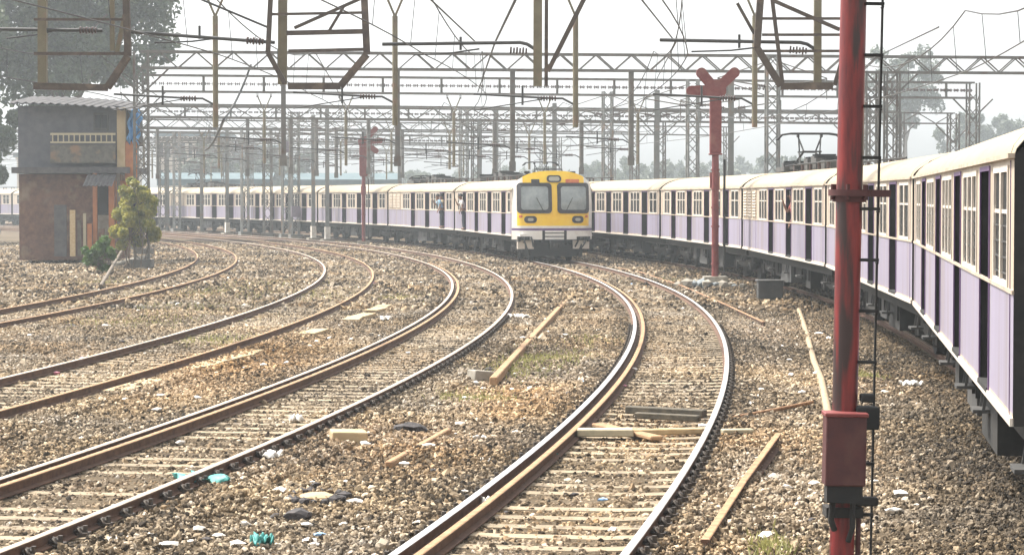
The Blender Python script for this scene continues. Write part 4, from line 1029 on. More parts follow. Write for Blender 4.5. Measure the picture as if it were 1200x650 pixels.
def tree(name, base, H, cr, cz, label, n, leaf, m_, seed, cat='tree', group=None, nc=34, trunk_r=.28, stems=1):
    r = np.random.default_rng(seed); root = empty(name, base, 0, label, cat, group)
    d = r.normal(0, 1, (nc, 3)); d /= np.linalg.norm(d, axis=1)[:, None]
    ce = d * (r.random(nc) ** .5)[:, None] * np.array(cr) * .85 + np.array([0, 0, cz]); rd = r.uniform(.16, .34, nc) * min(cr)
    link('crown', leaves_mesh(ce, rd, n, leaf, m_, seed), root)
    q = MB(); zt = cz - cr[2] * .35
    for s in range(stems):
        o = Vector((r.normal(0, .25), r.normal(0, .25), 0)) if stems > 1 else Vector((0, 0, 0))
        q.tube([o, o * 1.3 + Vector((r.normal(0, .1), r.normal(0, .1), zt * .4)), o * 1.5 + Vector((r.normal(0, .2), r.normal(0, .2), zt))], [trunk_r, trunk_r * .75, trunk_r * .5], 8)
        for k in r.choice(nc, min(nc, 12), replace=False):
            e = Vector(ce[k]); st = o * 1.4 + Vector((0, 0, zt * r.uniform(.6, .98))); q.tube([st, st.lerp(e, .5) + Vector((0, 0, .05 * H * r.random())), e], [trunk_r * .4, trunk_r * .25, trunk_r * .08], 5)
    q.build('trunk', M['bark'], root); return root
GZ = -.25
tree('broadleaf_tree', (-29.5, 158, GZ), 24, (8.2, 6, 8.6), 15.2, 'large dusty grey green tree towering above the shack', 42000, .24, 'leafgrey', 3, nc=90)
tree('broadleaf_tree', (-39, 150, GZ), 22, (8.5, 6, 9.0), 12.5, 'dense grey green tree behind the shack roof', 36000, .24, 'leafgrey', 4, nc=80)
tree('broadleaf_tree', (-33.5, 150, GZ), 9, (4.5, 3, 4.2), 6.0, 'low dusty tree directly behind the shack', 12000, .2, 'leafgrey', 14, nc=24, trunk_r=.15)
pb = at_d(160, 309, 97.5); pb.z = -.22
tree('leafy_bush', pb, 3.7, (1.2, .9, 1.9), 2.3, 'yellow green leafy bush growing against the shack', 24000, .085, 'leafbush', 5, 'bush', nc=60, trunk_r=.035, stems=5)
pb2 = at_h(117, 324, -.2)
tree('leafy_bush', pb2, 1.6, (.7, .6, .8), .75, 'low bright green bush at the foot of the shack', 2400, .085, 'leafgreen', 6, 'bush', nc=20, trunk_r=.025, stems=4)
far = [(250, 330, 15, 6.5), (292, 360, 15, 7), (330, 340, 13, 5), (420, 380, 9, 6), (480, 370, 10, 6), (560, 390, 9, 7), (620, 395, 10, 7), (700, 380, 11, 7), (760, 385, 12, 8), (830, 375, 11, 7), (905, 385, 12, 8), (965, 372, 12, 7), (672, 470, 13, 9), (735, 480, 14, 10), (795, 470, 14, 9), (865, 480, 15, 10), (930, 465, 14, 9), (1000, 470, 15, 10), (590, 480, 12, 10), (520, 470, 12, 9)]
for i, (x, Y, h, w_) in enumerate(far):
    p = at_d(x, 231, Y); tree('hazy_tree', (p.x, Y, GZ), h * .85, (w_ * 1.25, 3.5, h * .42), h * .42, 'faint grey tree in the far haze behind the overhead lines', 4200, .42, 'leaffar', 20 + i, group='trees in the far haze', nc=46)
p = at_d(1062, 231, 345); tree('broadleaf_tree', (p.x, 345, GZ), 27, (7.5, 5, 7.5), 19.5, 'tall hazy tree beyond the dark red post', 5000, .34, 'leaffar', 41, nc=40)
p = at_d(1150, 231, 400); tree('broadleaf_tree', (p.x, 400, GZ), 20, (9, 4, 6), 13, 'wide hazy tree beyond the cream train', 9000, .34, 'leaffar', 42, nc=40)
# grass patches
gv, gfc = [], []
for (x, y, n, rx, ry) in [(645, 424, 380, .9, 2.2), (598, 436, 300, .8, 2), (240, 345, 420, 2.6, 4), (350, 348, 260, 1.6, 4), (300, 335, 300, 2.5, 5), (160, 380, 260, 2.2, 3), (215, 362, 260, 2, 3), (125, 332, 300, 1.3, 2.5), (550, 470, 160, .7, 1.2), (465, 352, 160, 1, 3), (250, 402, 160, 1.2, 2), (700, 405, 120, .5, 2), (905, 645, 90, .2, .5), (1012, 445, 110, .3, .9), (780, 330, 150, 1, 4)]:
    c = at_h(x, y, -.2)
    for _ in range(int(n * 2.0)):
        px, py = c.x + rng.normal(0, rx * .5), c.y + rng.normal(0, ry * .5); z = float(ground_h(px, py)); hh = rng.uniform(.035, .12); an = rng.uniform(0, 6.28); wv = .012
        dx, dy = math.cos(an), math.sin(an); b = len(gv); ln = rng.normal(0, .05, 2)
        gv += [(px - dx * wv, py - dy * wv, z), (px + dx * wv, py + dy * wv, z), (px + ln[0], py + ln[1], z + hh)]; gfc.append((b, b + 1, b + 2))
me = bpy.data.meshes.new('grass'); me.from_pydata(gv, [], gfc); me.materials.append(M['grass']); link('grass', me, kind='stuff', label='thin dry yellow green grass tufts between the tracks', cat='grass')

# ------------------------------------------------------------------ shack
M['shackdark'] = mat('slate_blue_wall', (0.07, 0.075, 0.09), (0.11, 0.11, 0.12), 3, rough=.9, bump=.2)
M['shackbrown'] = mat('brown_brick_wall', (0.09, 0.045, 0.03), (0.17, 0.09, 0.06), 5, rough=.9, bump=.4, c3=(.22, .17, .12), s3=1.5)
M['fargreydark'] = mat('stained_grey_panel', (0.07, 0.07, 0.062), (0.14, 0.13, 0.11), 4, rough=.9, c3=(.2, .13, .08), s3=2)
M['tin'] = mat('rusty_tin', (0.42, 0.17, 0.06), (0.33, 0.12, 0.05), 4, rough=.8, bump=.3)
M['tan'] = mat('tan_plaster', (0.42, 0.32, 0.18), (0.5, 0.4, 0.25), 3, rough=.9)
M['tarp'] = mat('blue_tarpaulin', (0.05, 0.19, 0.42), (0.1, 0.3, 0.55), 6, rough=.5)
M['roofsheet'] = mat('grey_roof_sheet', (0.05, 0.05, 0.055), (0.10, 0.092, 0.09), 4, rough=.8, bump=.3)
YS = 104.0
def sp(x, y, dy=0.0): return at_d(x, y, YS + dy)
def sbox(par, name, x0, y0, x1, y1, m_, dep=.15, dy=0.0, label=None):
    a, b = sp(x0, y1), sp(x1, y0); q = MB(); q.box(((a.x + b.x) / 2, YS + dy + dep / 2, (a.z + b.z) / 2), (b.x - a.x, dep, b.z - a.z)); o = q.build(name, M[m_], par, label=label); put(o, par); return o
sh = empty('trackside_shack', (sp(100, 290).x, YS, GZ), 0, 'two storey ramshackle trackside shack with blue tarpaulin and rusty sheets', 'shack')
sbox(sh, 'wall', 20, 124, 138, 196, 'shackdark', 4.5, .25); sbox(sh, 'wall', 20, 204, 131, 305, 'shackbrown', 4.5, .5)
sbox(sh, 'pillar', 137, 126, 146, 199, 'tan', .35, .05); sbox(sh, 'floor_slab', 15, 196, 152, 203, 'roofsheet', 5.2, -.3)
sbox(sh, 'doorway', 112, 210, 127, 252, 'black', .06, .44)
q = MB(); a, b = sp(14, 121), sp(160, 133)
for k in range(30):                                        # corrugated roof sheet with overhang
    x0 = a.x + (b.x - a.x) * k / 30; x1 = a.x + (b.x - a.x) * (k + 1) / 30; zz0 = a.z + (b.z - a.z) * (k / 30) ** 2 * .8; zc = .035 if k % 2 else -.035
    q.add([(x0, YS - .6, zz0 - zc), (x1, YS - .6, zz0 + zc), (x1, YS + 5, zz0 + zc + .5), (x0, YS + 5, zz0 - zc + .5)], [(0, 1, 2, 3)]); q.add([(x0, YS - .6, zz0 - zc - .05), (x1, YS - .6, zz0 + zc - .05), (x1, YS + 5, zz0 + zc + .45), (x0, YS + 5, zz0 - zc + .45)], [(3, 2, 1, 0)])
put(q.build('roof', M['roofsheet'], sh), sh)
win = sbox(sh, 'window', 109, 132, 126, 153, 'equip', .12, .14)
for k in range(2): w2 = sbox(sh, 'pane', 111 + k * 7.5, 135, 117 + k * 7.5, 150, 'glassvoid', .05, .1)
sbox(sh, 'balcony_rail', 60, 156, 136, 158.5, 'palewood', .06, -.2); sbox(sh, 'balcony_rail', 60, 166, 136, 168, 'palewood', .06, -.2)
for k in range(12): sbox(sh, 'baluster', 62 + k * 6.3, 158.5, 63.3 + k * 6.3, 166, 'palewood', .04, -.19)
sbox(sh, 'balcony_panel', 60, 170, 136, 191, 'fargreydark', .1, -.2)
sbox(sh, 'rusty_sheet', 146, 166, 160, 212, 'tin', .05, .1); sbox(sh, 'rusty_sheet', 128, 206, 134, 292, 'tin', .2, -.1); sbox(sh, 'rusty_sheet', 134, 212, 148, 262, 'tin', .05, .3); sbox(sh, 'prop_post', 138, 203, 141, 295, 'bark', .12, -.15)
sbox(sh, 'prop_post', 110, 203, 114, 300, 'tin', .2, -.2); sbox(sh, 'panel', 113, 252, 129, 292, 'concrete', .08, .4); sbox(sh, 'wall', 146, 128, 153, 170, 'black', 3, .4)
# blue tarpaulin hung from the eaves: draped cloth with folds
q = MB(); vs = []; nx, nz = 16, 18
for j in range(nz + 1):
    for i in range(nx + 1):
        x = 151 + 16 * i / nx * (1 - .25 * j / nz) + 1.5 * math.sin(j * .7); y = 131 + 36 * j / nz + 3 * math.sin(i * .9)
        p = sp(x, y); vs.append((p.x, YS - .15 + .12 * math.sin(i * 1.3 + j * .3) + .05 * math.sin(j * 1.1), p.z))
q.add(vs, [(j * (nx + 1) + i, j * (nx + 1) + i + 1, (j + 1) * (nx + 1) + i + 1, (j + 1) * (nx + 1) + i) for j in range(nz) for i in range(nx)], 0, True)
tp = q.build('tarpaulin', M['tarp'], sh, label='blue tarpaulin hanging in folds'); put(tp, sh); sm = tp.modifiers.new('thick', 'SOLIDIFY'); sm.thickness = .015
# lean-to awning, boards and washing on the lower storey
q = MB()
for k in range(14):
    a, b = sp(104 + k * 2.4, 205), sp(106.4 + k * 2.4, 205); zc = .025 if k % 2 else -.025
    q.add([(a.x, YS - .3, a.z + zc), (b.x, YS - .3, a.z - zc), (b.x, YS - 1.5, a.z - .5 - zc), (a.x, YS - 1.5, a.z - .5 + zc)], [(0, 1, 2, 3)])
o = put(q.build('awning', M['roofsheet'], sh), sh); o.modifiers.new('t', 'SOLIDIFY').thickness = .02
for k, (x0, y0, x1, y1, mm) in enumerate([(92, 258, 96, 300, 'bark'), (99, 250, 102, 301, 'palewood'), (104, 262, 109, 301, 'tin'), (117, 268, 124, 303, 'shackbrown'), (84, 246, 90, 300, 'wood'), (66, 240, 80, 300, 'roofsheet'), (142, 262, 151, 300, 'shackbrown')]): sbox(sh, 'leaning_board', x0, y0, x1, y1, mm, .06, -.25 - .04 * k)
# debris poles and slabs by the shack
def pole(pts, r, m_, name, label, cat, n=8, dz=0.0, group=None):
    q = MB(); q.tube([p + Vector((0, 0, dz)) for p in pts], r, n); return q.build(name, M[m_], label=label, cat=cat, group=group)
pole([at_h(135, 310, 0), at_h(160, 303, .1), at_h(176, 300, .1)], .09, 'concrete', 'pipe', 'short concrete pipe lying by the bush', 'pipe')
pole([at_h(118, 335, .0), at_h(145, 290, .5)], .06, 'bark', 'wooden_pole', 'leaning bare pole at the foot of the shack', 'pole')

# ------------------------------------------------------------------ far sheds and buildings
M['farwall'] = mat('pale_far_wall', (0.42, 0.36, 0.3), (0.5, 0.43, 0.36), 1, rough=.9); M['fargrey'] = mat('grey_far_wall', (0.14, 0.16, 0.17), (0.2, 0.22, 0.23), 1, rough=.9)
M['farroof'] = mat('teal_sheet_roof', (0.06, 0.10, 0.115), (0.09, 0.13, 0.145), 1, rough=.8)
def block(x0, x1, ytop, Y, dep, wall_m, label, cat='building', floors=3, cols=8, name='apartment_block', roof='farroof'):
    a, b = at_d(x0, 231, Y), at_d(x1, 231, Y); H = at_d(600, ytop, Y).z; w_ = b.x - a.x
    root = empty(name, ((a.x + b.x) / 2, Y, GZ), 0, label, cat); fh = H / floors
    q = MB(); q.box((0, dep / 2, H / 2), (w_, dep, H)); 
    for f in range(1, floors + 1): q.box((0, -.12, f * fh - .15), (w_ + .3, .4, .25))
    q.build('wall', M[wall_m], root)
    q = MB(); q.box((0, dep / 2, H + .25), (w_ + .8, dep + .8, .45)); q.build('roof', M[roof], root)
    q = MB(); q.box((0, 0, 0), (w_ / max(1, cols) * .5, .16, fh * .5)); wm = q.mesh('window', M['glassvoid'])
    for f in range(floors):
        for c in range(cols): link('window', wm, root, (-w_ / 2 + (c + .5) * w_ / cols, -.03, f * fh + fh * .5))
    return root
block(185, 262, 158, 345, 12, 'farwall', 'pale orange block of three floors far behind the lilac train', cols=9)
block(268, 325, 172, 360, 12, 'fargrey', 'grey block of flats beside the pale orange one, in haze', cols=6)
block(20, 150, 182, 320, 12, 'farwall', 'pale low building far behind the shack', floors=2, cols=12)
def canopy(x0, x1, Y, h, label):
    a, b = at_d(x0, 231, Y), at_d(x1, 231, Y); w_ = b.x - a.x; root = empty('platform_canopy', ((a.x + b.x) / 2, Y, GZ), 0, label, 'canopy')
    q = MB(); q.bar((-w_ / 2, -2.6, h - .4), (w_ / 2, -2.6, h - .4), .2, .75)
    for sy in (-1, 1): q.add([(-w_ / 2, sy * 2.7, h - .1), (w_ / 2, sy * 2.7, h - .1), (w_ / 2, 0, h + .7), (-w_ / 2, 0, h + .7)], [(0, 1, 2, 3)])
    q.build('roof', M['farroof'], root)
    n = max(3, int(w_ / 4))
    for k in range(n):
        q = MB(); x = -w_ / 2 + (k + .5) * w_ / n; q.box((x, 0, h / 2), (.25, .25, h)); q.bar((x, 0, h - 1), (x, -2, h - .1), .12); q.bar((x, 0, h - 1), (x, 2, h - .1), .12); q.build('post', M['mast'], root)
    q = MB(); q.box((0, 0, .45), (w_, 5.5, .9)); q.build('platform', M['concrete'], root)
canopy(188, 322, 268, 5.0, 'teal roofed station canopy behind the far coaches'); canopy(335, 470, 262, 4.9, 'second teal station canopy behind the masts')

# ------------------------------------------------------------------ people in the coach doorways
def person(coach, lx, ly, shirt, trousers, label, lean=0.12, face=0.0, arm=1):
    """standing in a doorway; coach-local spot, facing out (+Y local)"""
    fl = 1.12; mw = coach.parent.location + coach.location; rz = coach.rotation_euler.z
    c, s = math.cos(rz), math.sin(rz); loc = (mw.x + c * lx - s * ly, mw.y + s * lx + c * ly, fl)
    root_rz = rz + face
    def skin(name, V, E, mat_, parent=None, sub=1):
        me = bpy.data.meshes.new(name); me.from_pydata([v[0] for v in V], E, []); me.materials.append(mat_)
        o = bpy.data.objects.new(name, me); COL.objects.link(o)
        if parent: o.parent = parent
        md = o.modifiers.new('skin', 'SKIN'); md.use_smooth_shade = True
        if not me.skin_vertices:
            bm = bmesh.new(); bm.from_mesh(me); bm.verts.layers.skin.verify(); bm.to_mesh(me); bm.free()
        for i, v in enumerate(me.skin_vertices[0].data):
            v.radius = V[i][1] if isinstance(V[i][1], tuple) else (V[i][1], V[i][1]); v.use_root = (i == 0)
        sb = o.modifiers.new('sub', 'SUBSURF'); sb.levels = sub; sb.render_levels = sub; return o
    k = lean
    V = [((0, 0, .93), (.14, .1)), ((0, k * .3, 1.12), (.14, .1)), ((0, k * .7, 1.36), (.165, .1)), ((0, k * .85, 1.47), .055), ((0, k * 1.05, 1.55), (.075, .085)), ((0, k * 1.15, 1.64), (.08, .1)), ((0, k * 1.15, 1.73), (.05, .06)),
         ((-.2, k * .7, 1.40), .055), ((.2, k * .7, 1.40), .055), ((-.27, k * .6 + .02, 1.13), .042), ((.3, k + .1, 1.18), .042), ((-.28, k * .6 + .14, .9), .03), ((.34, k + .2, 1.42), .03),
         ((-.1, 0, .86), .09), ((.1, 0, .86), .09), ((-.11, .02, .47), .06), ((.11, .03, .47), .06), ((-.11, 0, .08), .042), ((.11, 0, .08), .042), ((-.11, .14, .03), .035), ((.11, .14, .03), .035)]
    E = [(0, 1), (1, 2), (2, 3), (3, 4), (4, 5), (5, 6), (2, 7), (2, 8), (7, 9), (8, 10), (9, 11), (10, 12), (0, 13), (0, 14), (13, 15), (14, 16), (15, 17), (16, 18), (17, 19), (18, 20)]
    for w0, sx in ((11, -1), (12, 1)):            # palm and five fingers
        p = Vector(V[w0][0]); up = 1 if w0 == 12 else -1
        V.append(((p.x, p.y + .02, p.z + .06 * up), (.035, .018))); E.append((w0, len(V) - 1)); pm = len(V) - 1
        for f in range(5):
            dx = (-.034 + .017 * f); L = (.045, .075, .085, .08, .062)[f]
            V.append(((p.x + dx * (1.6 if f == 0 else 1), p.y + .025, p.z + (.06 + L * .55) * up), .009)); E.append((pm, len(V) - 1))
            V.append(((p.x + dx * (1.9 if f == 0 else 1), p.y + .05, p.z + (.06 + L) * up), .008)); E.append((len(V) - 2, len(V) - 1))
    o = skin('person', V, E, M['skin']); o.location = loc; o.rotation_euler = (0, 0, root_rz); tag(o, label, 'person')
    Vs = [((0, 0, .9), (.16, .125)), ((0, k * .3, 1.12), (.16, .125)), ((0, k * .7, 1.36), (.185, .125)), ((0, k * .82, 1.45), .07), ((-.2, k * .7, 1.40), .075), ((.2, k * .7, 1.40), .075), ((-.25, k * .62 + .01, 1.22), .062), ((.27, k * .9 + .06, 1.25), .062)]
    skin('shirt', Vs, [(0, 1), (1, 2), (2, 3), (2, 4), (2, 5), (4, 6), (5, 7)], shirt, o)
    Vt = [((0, 0, .95), (.155, .12)), ((-.1, 0, .84), .105), ((.1, 0, .84), .105), ((-.11, .02, .47), .078), ((.11, .03, .47), .078), ((-.11, 0, .1), .065), ((.11, 0, .1), .065)]
    skin('trousers', Vt, [(0, 1), (0, 2), (1, 3), (2, 4), (3, 5), (4, 6)], trousers, o)
    q = MB(); hv = []; n1, n2 = 12, 8
    for j in range(n2 + 1):
        th = PI * .58 * j / n2
        for i in range(n1):
            an = 2 * PI * i / n1; front = .75 if math.sin(an) > .3 and j > n2 * .6 else 1
            hv.append((.098 * math.sin(th) * math.cos(an), k * 1.15 - .012 + .115 * math.sin(th) * math.sin(an) * front, 1.665 + .125 * math.cos(th)))
    q.add(hv, [(j * n1 + i, j * n1 + (i + 1) % n1, (j + 1) * n1 + (i + 1) % n1, (j + 1) * n1 + i) for j in range(n2) for i in range(n1)], 0, True)
    q.build('hair', M['black'], o)
    q = MB()
    for sx in (-1, 1): q.box((sx * .033, k * 1.15 + .098, 1.655), (.024, .012, .012), 1); q.box((sx * .09, k * 1.15, 1.64), (.02, .04, .06), 0)
    q.box((0, k * 1.15 + .105, 1.625), (.022, .03, .04), 0); q.box((0, k * 1.15 + .092, 1.585), (.045, .012, .01), 1); q.build('face', [M['skin'], M['black']], o)
    return o
M['skin'] = mat('brown_skin', (0.20, 0.10, 0.06), rough=.55)
M['shirtwhite'] = mat('white_shirt', (0.66, 0.66, 0.64), rough=.9); M['shirtblue'] = mat('light_blue_shirt', (0.25, 0.42, 0.55), rough=.9); M['shirtred'] = mat('red_shirt', (0.25, 0.05, 0.04), rough=.9)
M['shirttan'] = mat('tan_shirt', (0.42, 0.33, 0.2), rough=.9); M['trdark'] = mat('dark_trousers', (0.025, 0.03, 0.045), rough=.9)
def door_x(kind, i): return [(e[1] + e[2]) / 2 for e in layout(kind) if e[0] == 'door'][i]
person(COACH1[1], door_x('motor', 0) - .15, HW + .06, M['shirtblue'], M['trdark'], 'person in a light blue shirt leaning from a doorway of the lilac coach', .2)
person(COACH1[1], door_x('motor', 0) + .32, HW - .12, M['shirttan'], M['trdark'], 'person in a tan shirt standing in the doorway behind the light blue shirt', .1)
person(COACH1[0], door_x('cab', 3), HW + .02, M['shirtwhite'], M['trdark'], 'person in a white shirt standing in the first coach doorway', .16)
person(COACH2[2], door_x('motor', 1), HW - .2, M['shirtred'], M['trdark'], 'person in a red shirt standing in the cream motor coach doorway', .1)

# ------------------------------------------------------------------ things lying about the tracks
def lump_mesh(name, m_, seed, sub=2, flat=.6, jag=.35):
    r = np.random.default_rng(seed); bm = bmesh.new(); bmesh.ops.create_icosphere(bm, subdivisions=sub, radius=.5)
    for v in bm.verts: v.co *= 1 + r.normal(0, jag); v.co.z *= flat
    me = bpy.data.meshes.new(name); bm.to_mesh(me); bm.free(); me.materials.append(m_); return me
def lay_rail(name, pts, label, cat='rail', m_='oldrust', h=.0):
    P = [Vector(p) for p in pts]
    def fn(i, prof):
        p = P[i]; t = (P[min(i + 1, len(P) - 1)] - P[max(i - 1, 0)]).normalized(); sd = Vector((t.y, -t.x, 0)).normalized()
        return [p + sd * a + Vector((0, 0, b + .115 + h)) for a, b in prof]
    return sweep(fn, len(P), PROF, (6, 7, 8)).build(name, [M[m_], M['rust']], label=label, cat=cat)
def gpt(x, y, h=None):
    p = at_h(x, y, -.2); p.z = float(ground_h(p.x, p.y)) if h is None else h; return p
def lerp_pts(pts, n=6):
    o = []
    for a, b in zip(pts[:-1], pts[1:]): o += [a.lerp(b, k / n) for k in range(n)]
    return o + [pts[-1]]
lay_rail('loose_rail', lerp_pts([TA.pt(110, 1.9, -.2), TA.pt(90, 1.85, -.2), gpt(800, 341), gpt(850, 362), gpt(895, 385)]), 'old rusty rail left lying alongside the polished track')
lay_rail('loose_rail', lerp_pts([gpt(912, 524), gpt(872, 580), gpt(826, 655)]), 'short brown rail length lying beyond the sleeper ends near the red post', m_='rustlight')
def plank(p, q, w_, t_, m_, label, name='timber_plank', cat='plank', lift=.04, roll=0):
    mb = MB(); mb.bar(p + Vector((0, 0, lift)), q + Vector((0, 0, lift)), w_, t_); o = mb.build(name, M[m_], label=label, cat=cat); bevel(o, .012, 1); return o
plank(gpt(578, 453), gpt(663, 357), .12, .14, 'rustlight', 'long tan timber baulk lying between the two check railed tracks', lift=.08)
plank(gpt(455, 551), gpt(525, 508), .08, .08, 'rustlight', 'short tan timber lying beside the dark sack', lift=.05)
plank(gpt(735, 493), gpt(826, 498), .14, .1, 'darkwood', 'black timber lying across the polished track', lift=.1)
plank(gpt(745, 499), gpt(820, 503), .09, .08, 'darkwood', 'thin black timber against the thicker black one', lift=.09)
plank(gpt(676, 520), gpt(742, 520), .22, .09, 'palewood', 'pale greenish plank across the polished track by the check rail', lift=.09)
plank(gpt(735, 518), gpt(822, 516), .12, .07, 'wood', 'orange brown plank between the polished rails', lift=.07)
plank(gpt(846, 517), gpt(882, 516), .12, .06, 'palewood', 'short pale plank outside the polished outer rail', lift=.07)
plank(gpt(700, 508), gpt(770, 524), .16, .05, 'rustlight', 'rusty steel strip beside the pale greenish plank', 'steel_strip', 'strip', lift=.06)
pole([gpt(860, 498), gpt(905, 490), gpt(952, 482)], .025, 'oldrust', 'steel_rod', 'thin rusty rod pointing from the track to the red post', 'rod', dz=.05)
q = MB(); q.tube(lerp_pts([gpt(936, 364), gpt(943, 388), gpt(950, 410), gpt(954, 430), gpt(963, 450), gpt(968, 482), gpt(972, 500)], 4), .055, 10); q.build('hose', M['hose'], label='dusty tan hose snaking from the cream train to the red post', cat='hose').location.z = .05
# sandy cable duct in separate covers
pts = [gpt(100, 478), gpt(140, 466), gpt(230, 438), gpt(320, 409), gpt(410, 381), gpt(470, 352)]
duct = empty('cable_duct', pts[0], 0, 'sandy coloured cable duct of flat covers beside the brown track', 'cable duct')
for a, b in zip(pts[:-1], pts[1:]):
    n = max(1, int((b - a).length / 1.6))
    for k in range(n):
        if rng.random() < .3: continue
        p0, p1 = a.lerp(b, (k + .02) / n), a.lerp(b, (k + .97) / n); mb = MB()
        mb.bar(p0 + Vector((rng.normal(0, .05), 0, .015)), p1 + Vector((rng.normal(0, .05), 0, .02)), .36, .08); put(mb.build('duct_cover', M['duct'], duct), duct)
def lump(name, x, y, size, m_, label, cat, seed, flat=.6, jag=.12, group=None, lift=.15, rz=0):
    o = link(name, lump_mesh(name, M[m_], seed, 2, flat, jag), None, label=label, cat=cat, group=group); p = gpt(x, y); o.location = p + Vector((0, 0, size[2] * lift)); o.scale = size; o.rotation_euler = (0, 0, rz); return o
mb = MB(); mb.box((0, 0, .07), (.42, .3, .16)); o = mb.build('concrete_block', M['duct'], label='yellowish block lying beside the dark sack', cat='block'); o.location = gpt(408, 523); o.rotation_euler = (.05, .04, .2); bevel(o, .02, 2)
mb = MB(); mb.box((0, 0, .08), (.36, .3, .2)); o = mb.build('concrete_block', M['concrete'], label='small grey block at the end of the long timber baulk', cat='block'); o.location = gpt(563, 446); o.rotation_euler = (0, .1, .5); bevel(o, .02, 2)
lump('dark_sack', 480, 508, (.42, .35, .3), 'litdark', 'dark sack slumped between the check railed tracks', 'sack', 1)
lump('dark_rag', 350, 611, (.24, .22, .22), 'litdark', 'black rag below the flat stone', 'rag', 2)
lump('flat_stone', 372, 588, (.36, .4, .16), 'duct', 'flat tan stone slab in a ring of dark rubble', 'stone', 3, flat=.4, jag=.05)
for k in range(16):
    an = k * 2 * PI / 16; p = gpt(372, 588); o = link('rubble_stone', lump_mesh('rubble_stone', M['litdark'], 60 + k, 1, .7, .15), None, label='dark rubble stone ringing the flat tan slab', cat='stone', group='dark stones round the slab'); o.location = p + Vector((math.cos(an) * .26, math.sin(an) * .42, .02)); s_ = rng.uniform(.08, .16); o.scale = (s_, s_, s_)
lump('black_bag', 573, 437, (.16, .16, .16), 'litdark', 'small black bag beside the long timber baulk', 'bag', 4)
def cloth(x, y, w_, L, m_, label, rz=0.0, name='plastic_sheet', cat='sheet'):
    mb = MB(); n = 14; vs = []; r = np.random.default_rng(int(x)); c = gpt(x, y)
    f = r.uniform(.6, 1.4, 6)
    for j in range(n + 1):
        for i in range(n + 1):
            u, v = i / n - .5, j / n - .5; e = 1 - .5 * abs(math.sin(9 * u * f[0] + 3)) * abs(v) * 1.5
            zz = .09 * abs(math.sin(8 * u * f[1] + 2 * v) * math.cos(7 * v * f[2] + 3 * u)) + .03
            vs.append((u * w_ * e, v * L * (1 - .5 * abs(math.sin(7 * v * f[3] + 5 * u))), zz))
    mb.add(vs, [(j * (n + 1) + i, j * (n + 1) + i + 1, (j + 1) * (n + 1) + i + 1, (j + 1) * (n + 1) + i) for j in range(n) for i in range(n)], 0, True)
    o = mb.build(name, M[m_], label=label, cat=cat); o.location = c; o.rotation_euler = (0, 0, rz); s2 = o.modifiers.new('t', 'SOLIDIFY'); s2.thickness = .006; return o
cloth(235, 574, .5, .8, 'teal', 'crumpled teal plastic sheet against the dull outer rail', .5)
cloth(307, 647, .2, .3, 'teal', 'small teal plastic scrap away from the rails', .2, 'plastic_scrap', 'scrap')
cloth(1068, 458, .3, .42, 'litwhite', 'white plastic bag on the grey ballast beside the cream train', .4, 'plastic_bag', 'bag')
cloth(452, 379, .25, .4, 'litwhite', 'white paper caught against the dull inner rail', .2, 'paper_scrap', 'scrap')
cloth(347, 500, .12, .25, 'litwhite', 'white rag lying on the dull outer rail', .7, 'rag', 'rag')
cloth(607, 376, .4, .9, 'litwhite', 'white sheet of plastic beside the bend of the dull rail', .4, 'plastic_sheet', 'sheet')
cloth(315, 545, .3, .35, 'litwhite', 'grey white paper sheet between the flat stone and the dull rail', .9, 'paper_sheet', 'sheet')
cloth(572, 603, .14, .2, 'litwhite', 'white crumpled paper against the check rail of the polished track', .3, 'paper_scrap', 'scrap')
LIT = {c: [lump_mesh('litter', M[c], 90 + k, 1, .45, .3) for k in range(3)] for c in ('litwhite', 'litblue', 'litpink', 'litdark', 'teal')}
cols = {'litwhite': ('white', 170), 'litblue': ('blue', 7), 'litpink': ('pink', 6), 'litdark': ('dark', 26), 'teal': ('teal green', 4)}
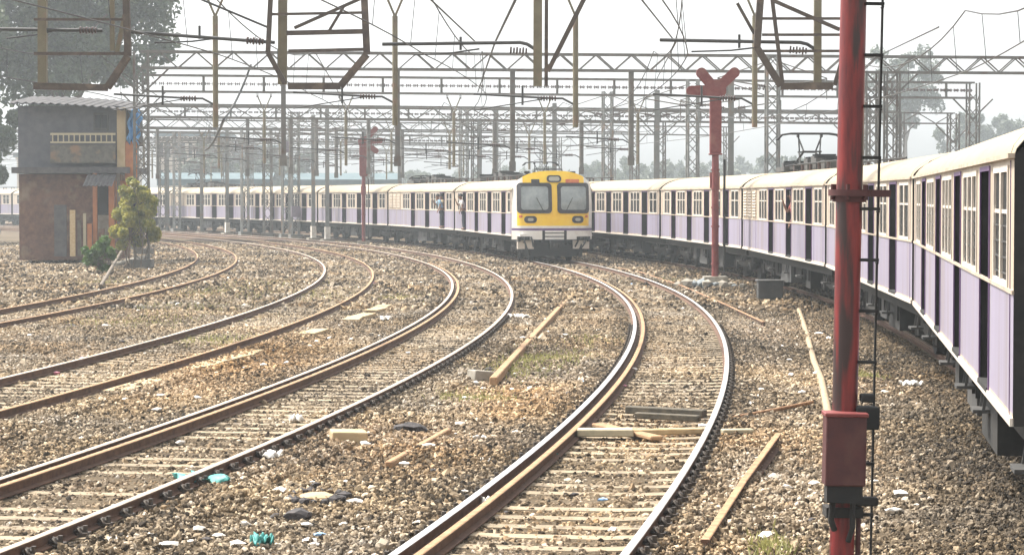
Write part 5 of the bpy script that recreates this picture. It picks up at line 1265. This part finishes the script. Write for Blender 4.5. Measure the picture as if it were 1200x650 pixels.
for c, (nm, n) in cols.items():
    k = 0
    while k < n:
        y = 262 + 385 * rng.random() ** 1.5; x = rng.uniform(20, 1180); p = at_h(x, y, -.2)
        if p.y > 110 or any(abs(math.hypot(p.x - t.cx, p.y - t.cy) - t.R) < (1.2 if t is not TZ else 2.3) and rng.random() < .8 for t in TRACKS.values()): continue
        if math.hypot(p.x - TZ.cx, p.y - TZ.cy) - TZ.R > -2: continue
        p.z = float(ground_h(p.x, p.y)); o = link('litter_scrap', LIT[c][k % 3], None, label='small %s scrap lying on the ballast' % nm, cat='scrap', group='%s litter scraps' % nm)
        s_ = rng.uniform(.035, .11) * (1 + p.y / 90); o.location = p + Vector((0, 0, .03)); o.scale = (s_ * rng.uniform(.8, 1.6), s_, s_ * .8); o.rotation_euler = (rng.uniform(0, .5), 0, rng.uniform(0, 6)); k += 1
# rubble heap round the foot of the three armed signal
for k in range(26):
    o = link('rubble_stone', lump_mesh('rubble_stone', M['concrete'] if k % 3 else M['fargrey'], 200 + k, 1, .7, .14), None, label='broken stone heaped at the foot of the three armed signal', cat='stone', group='stones at the signal foot')
    s_ = rng.uniform(.25, .5); o.scale = (s_, s_, s_); o.location = (pS2.x + rng.normal(-.2, .55), pS2.y + rng.normal(-.3, .5), -.12 + .15 * rng.random())
mb = MB(); mb.box((0, 0, .25), (.7, .5, .5)); mb.box((0, 0, .52), (.78, .58, .05)); o = mb.build('junction_box', M['equip'], label='grey junction box between the loose rail and the cream train', cat='box'); o.location = gpt(902, 352); bevel(o, .02)

# ------------------------------------------------------------------ hazy air
mb = MB(); mb.box((0, 330, 14.4), (900, 800, 31.4)); hz = mb.build('haze', None, kind='stuff', label='pale blue grey haze filling the air over the tracks')
hz.data.materials.clear(); hm = bpy.data.materials.new('haze_air'); hm.use_nodes = True; hn = hm.node_tree; hn.nodes.clear()
pv = hn.nodes.new('ShaderNodeVolumePrincipled'); pv.inputs['Color'].default_value = (0.88, 0.955, 1.0, 1); pv.inputs['Density'].default_value = 0.00078; pv.inputs['Anisotropy'].default_value = 0.3
ho = hn.nodes.new('ShaderNodeOutputMaterial'); hn.links.new(pv.outputs[0], ho.inputs['Volume']); hz.data.materials.append(hm)
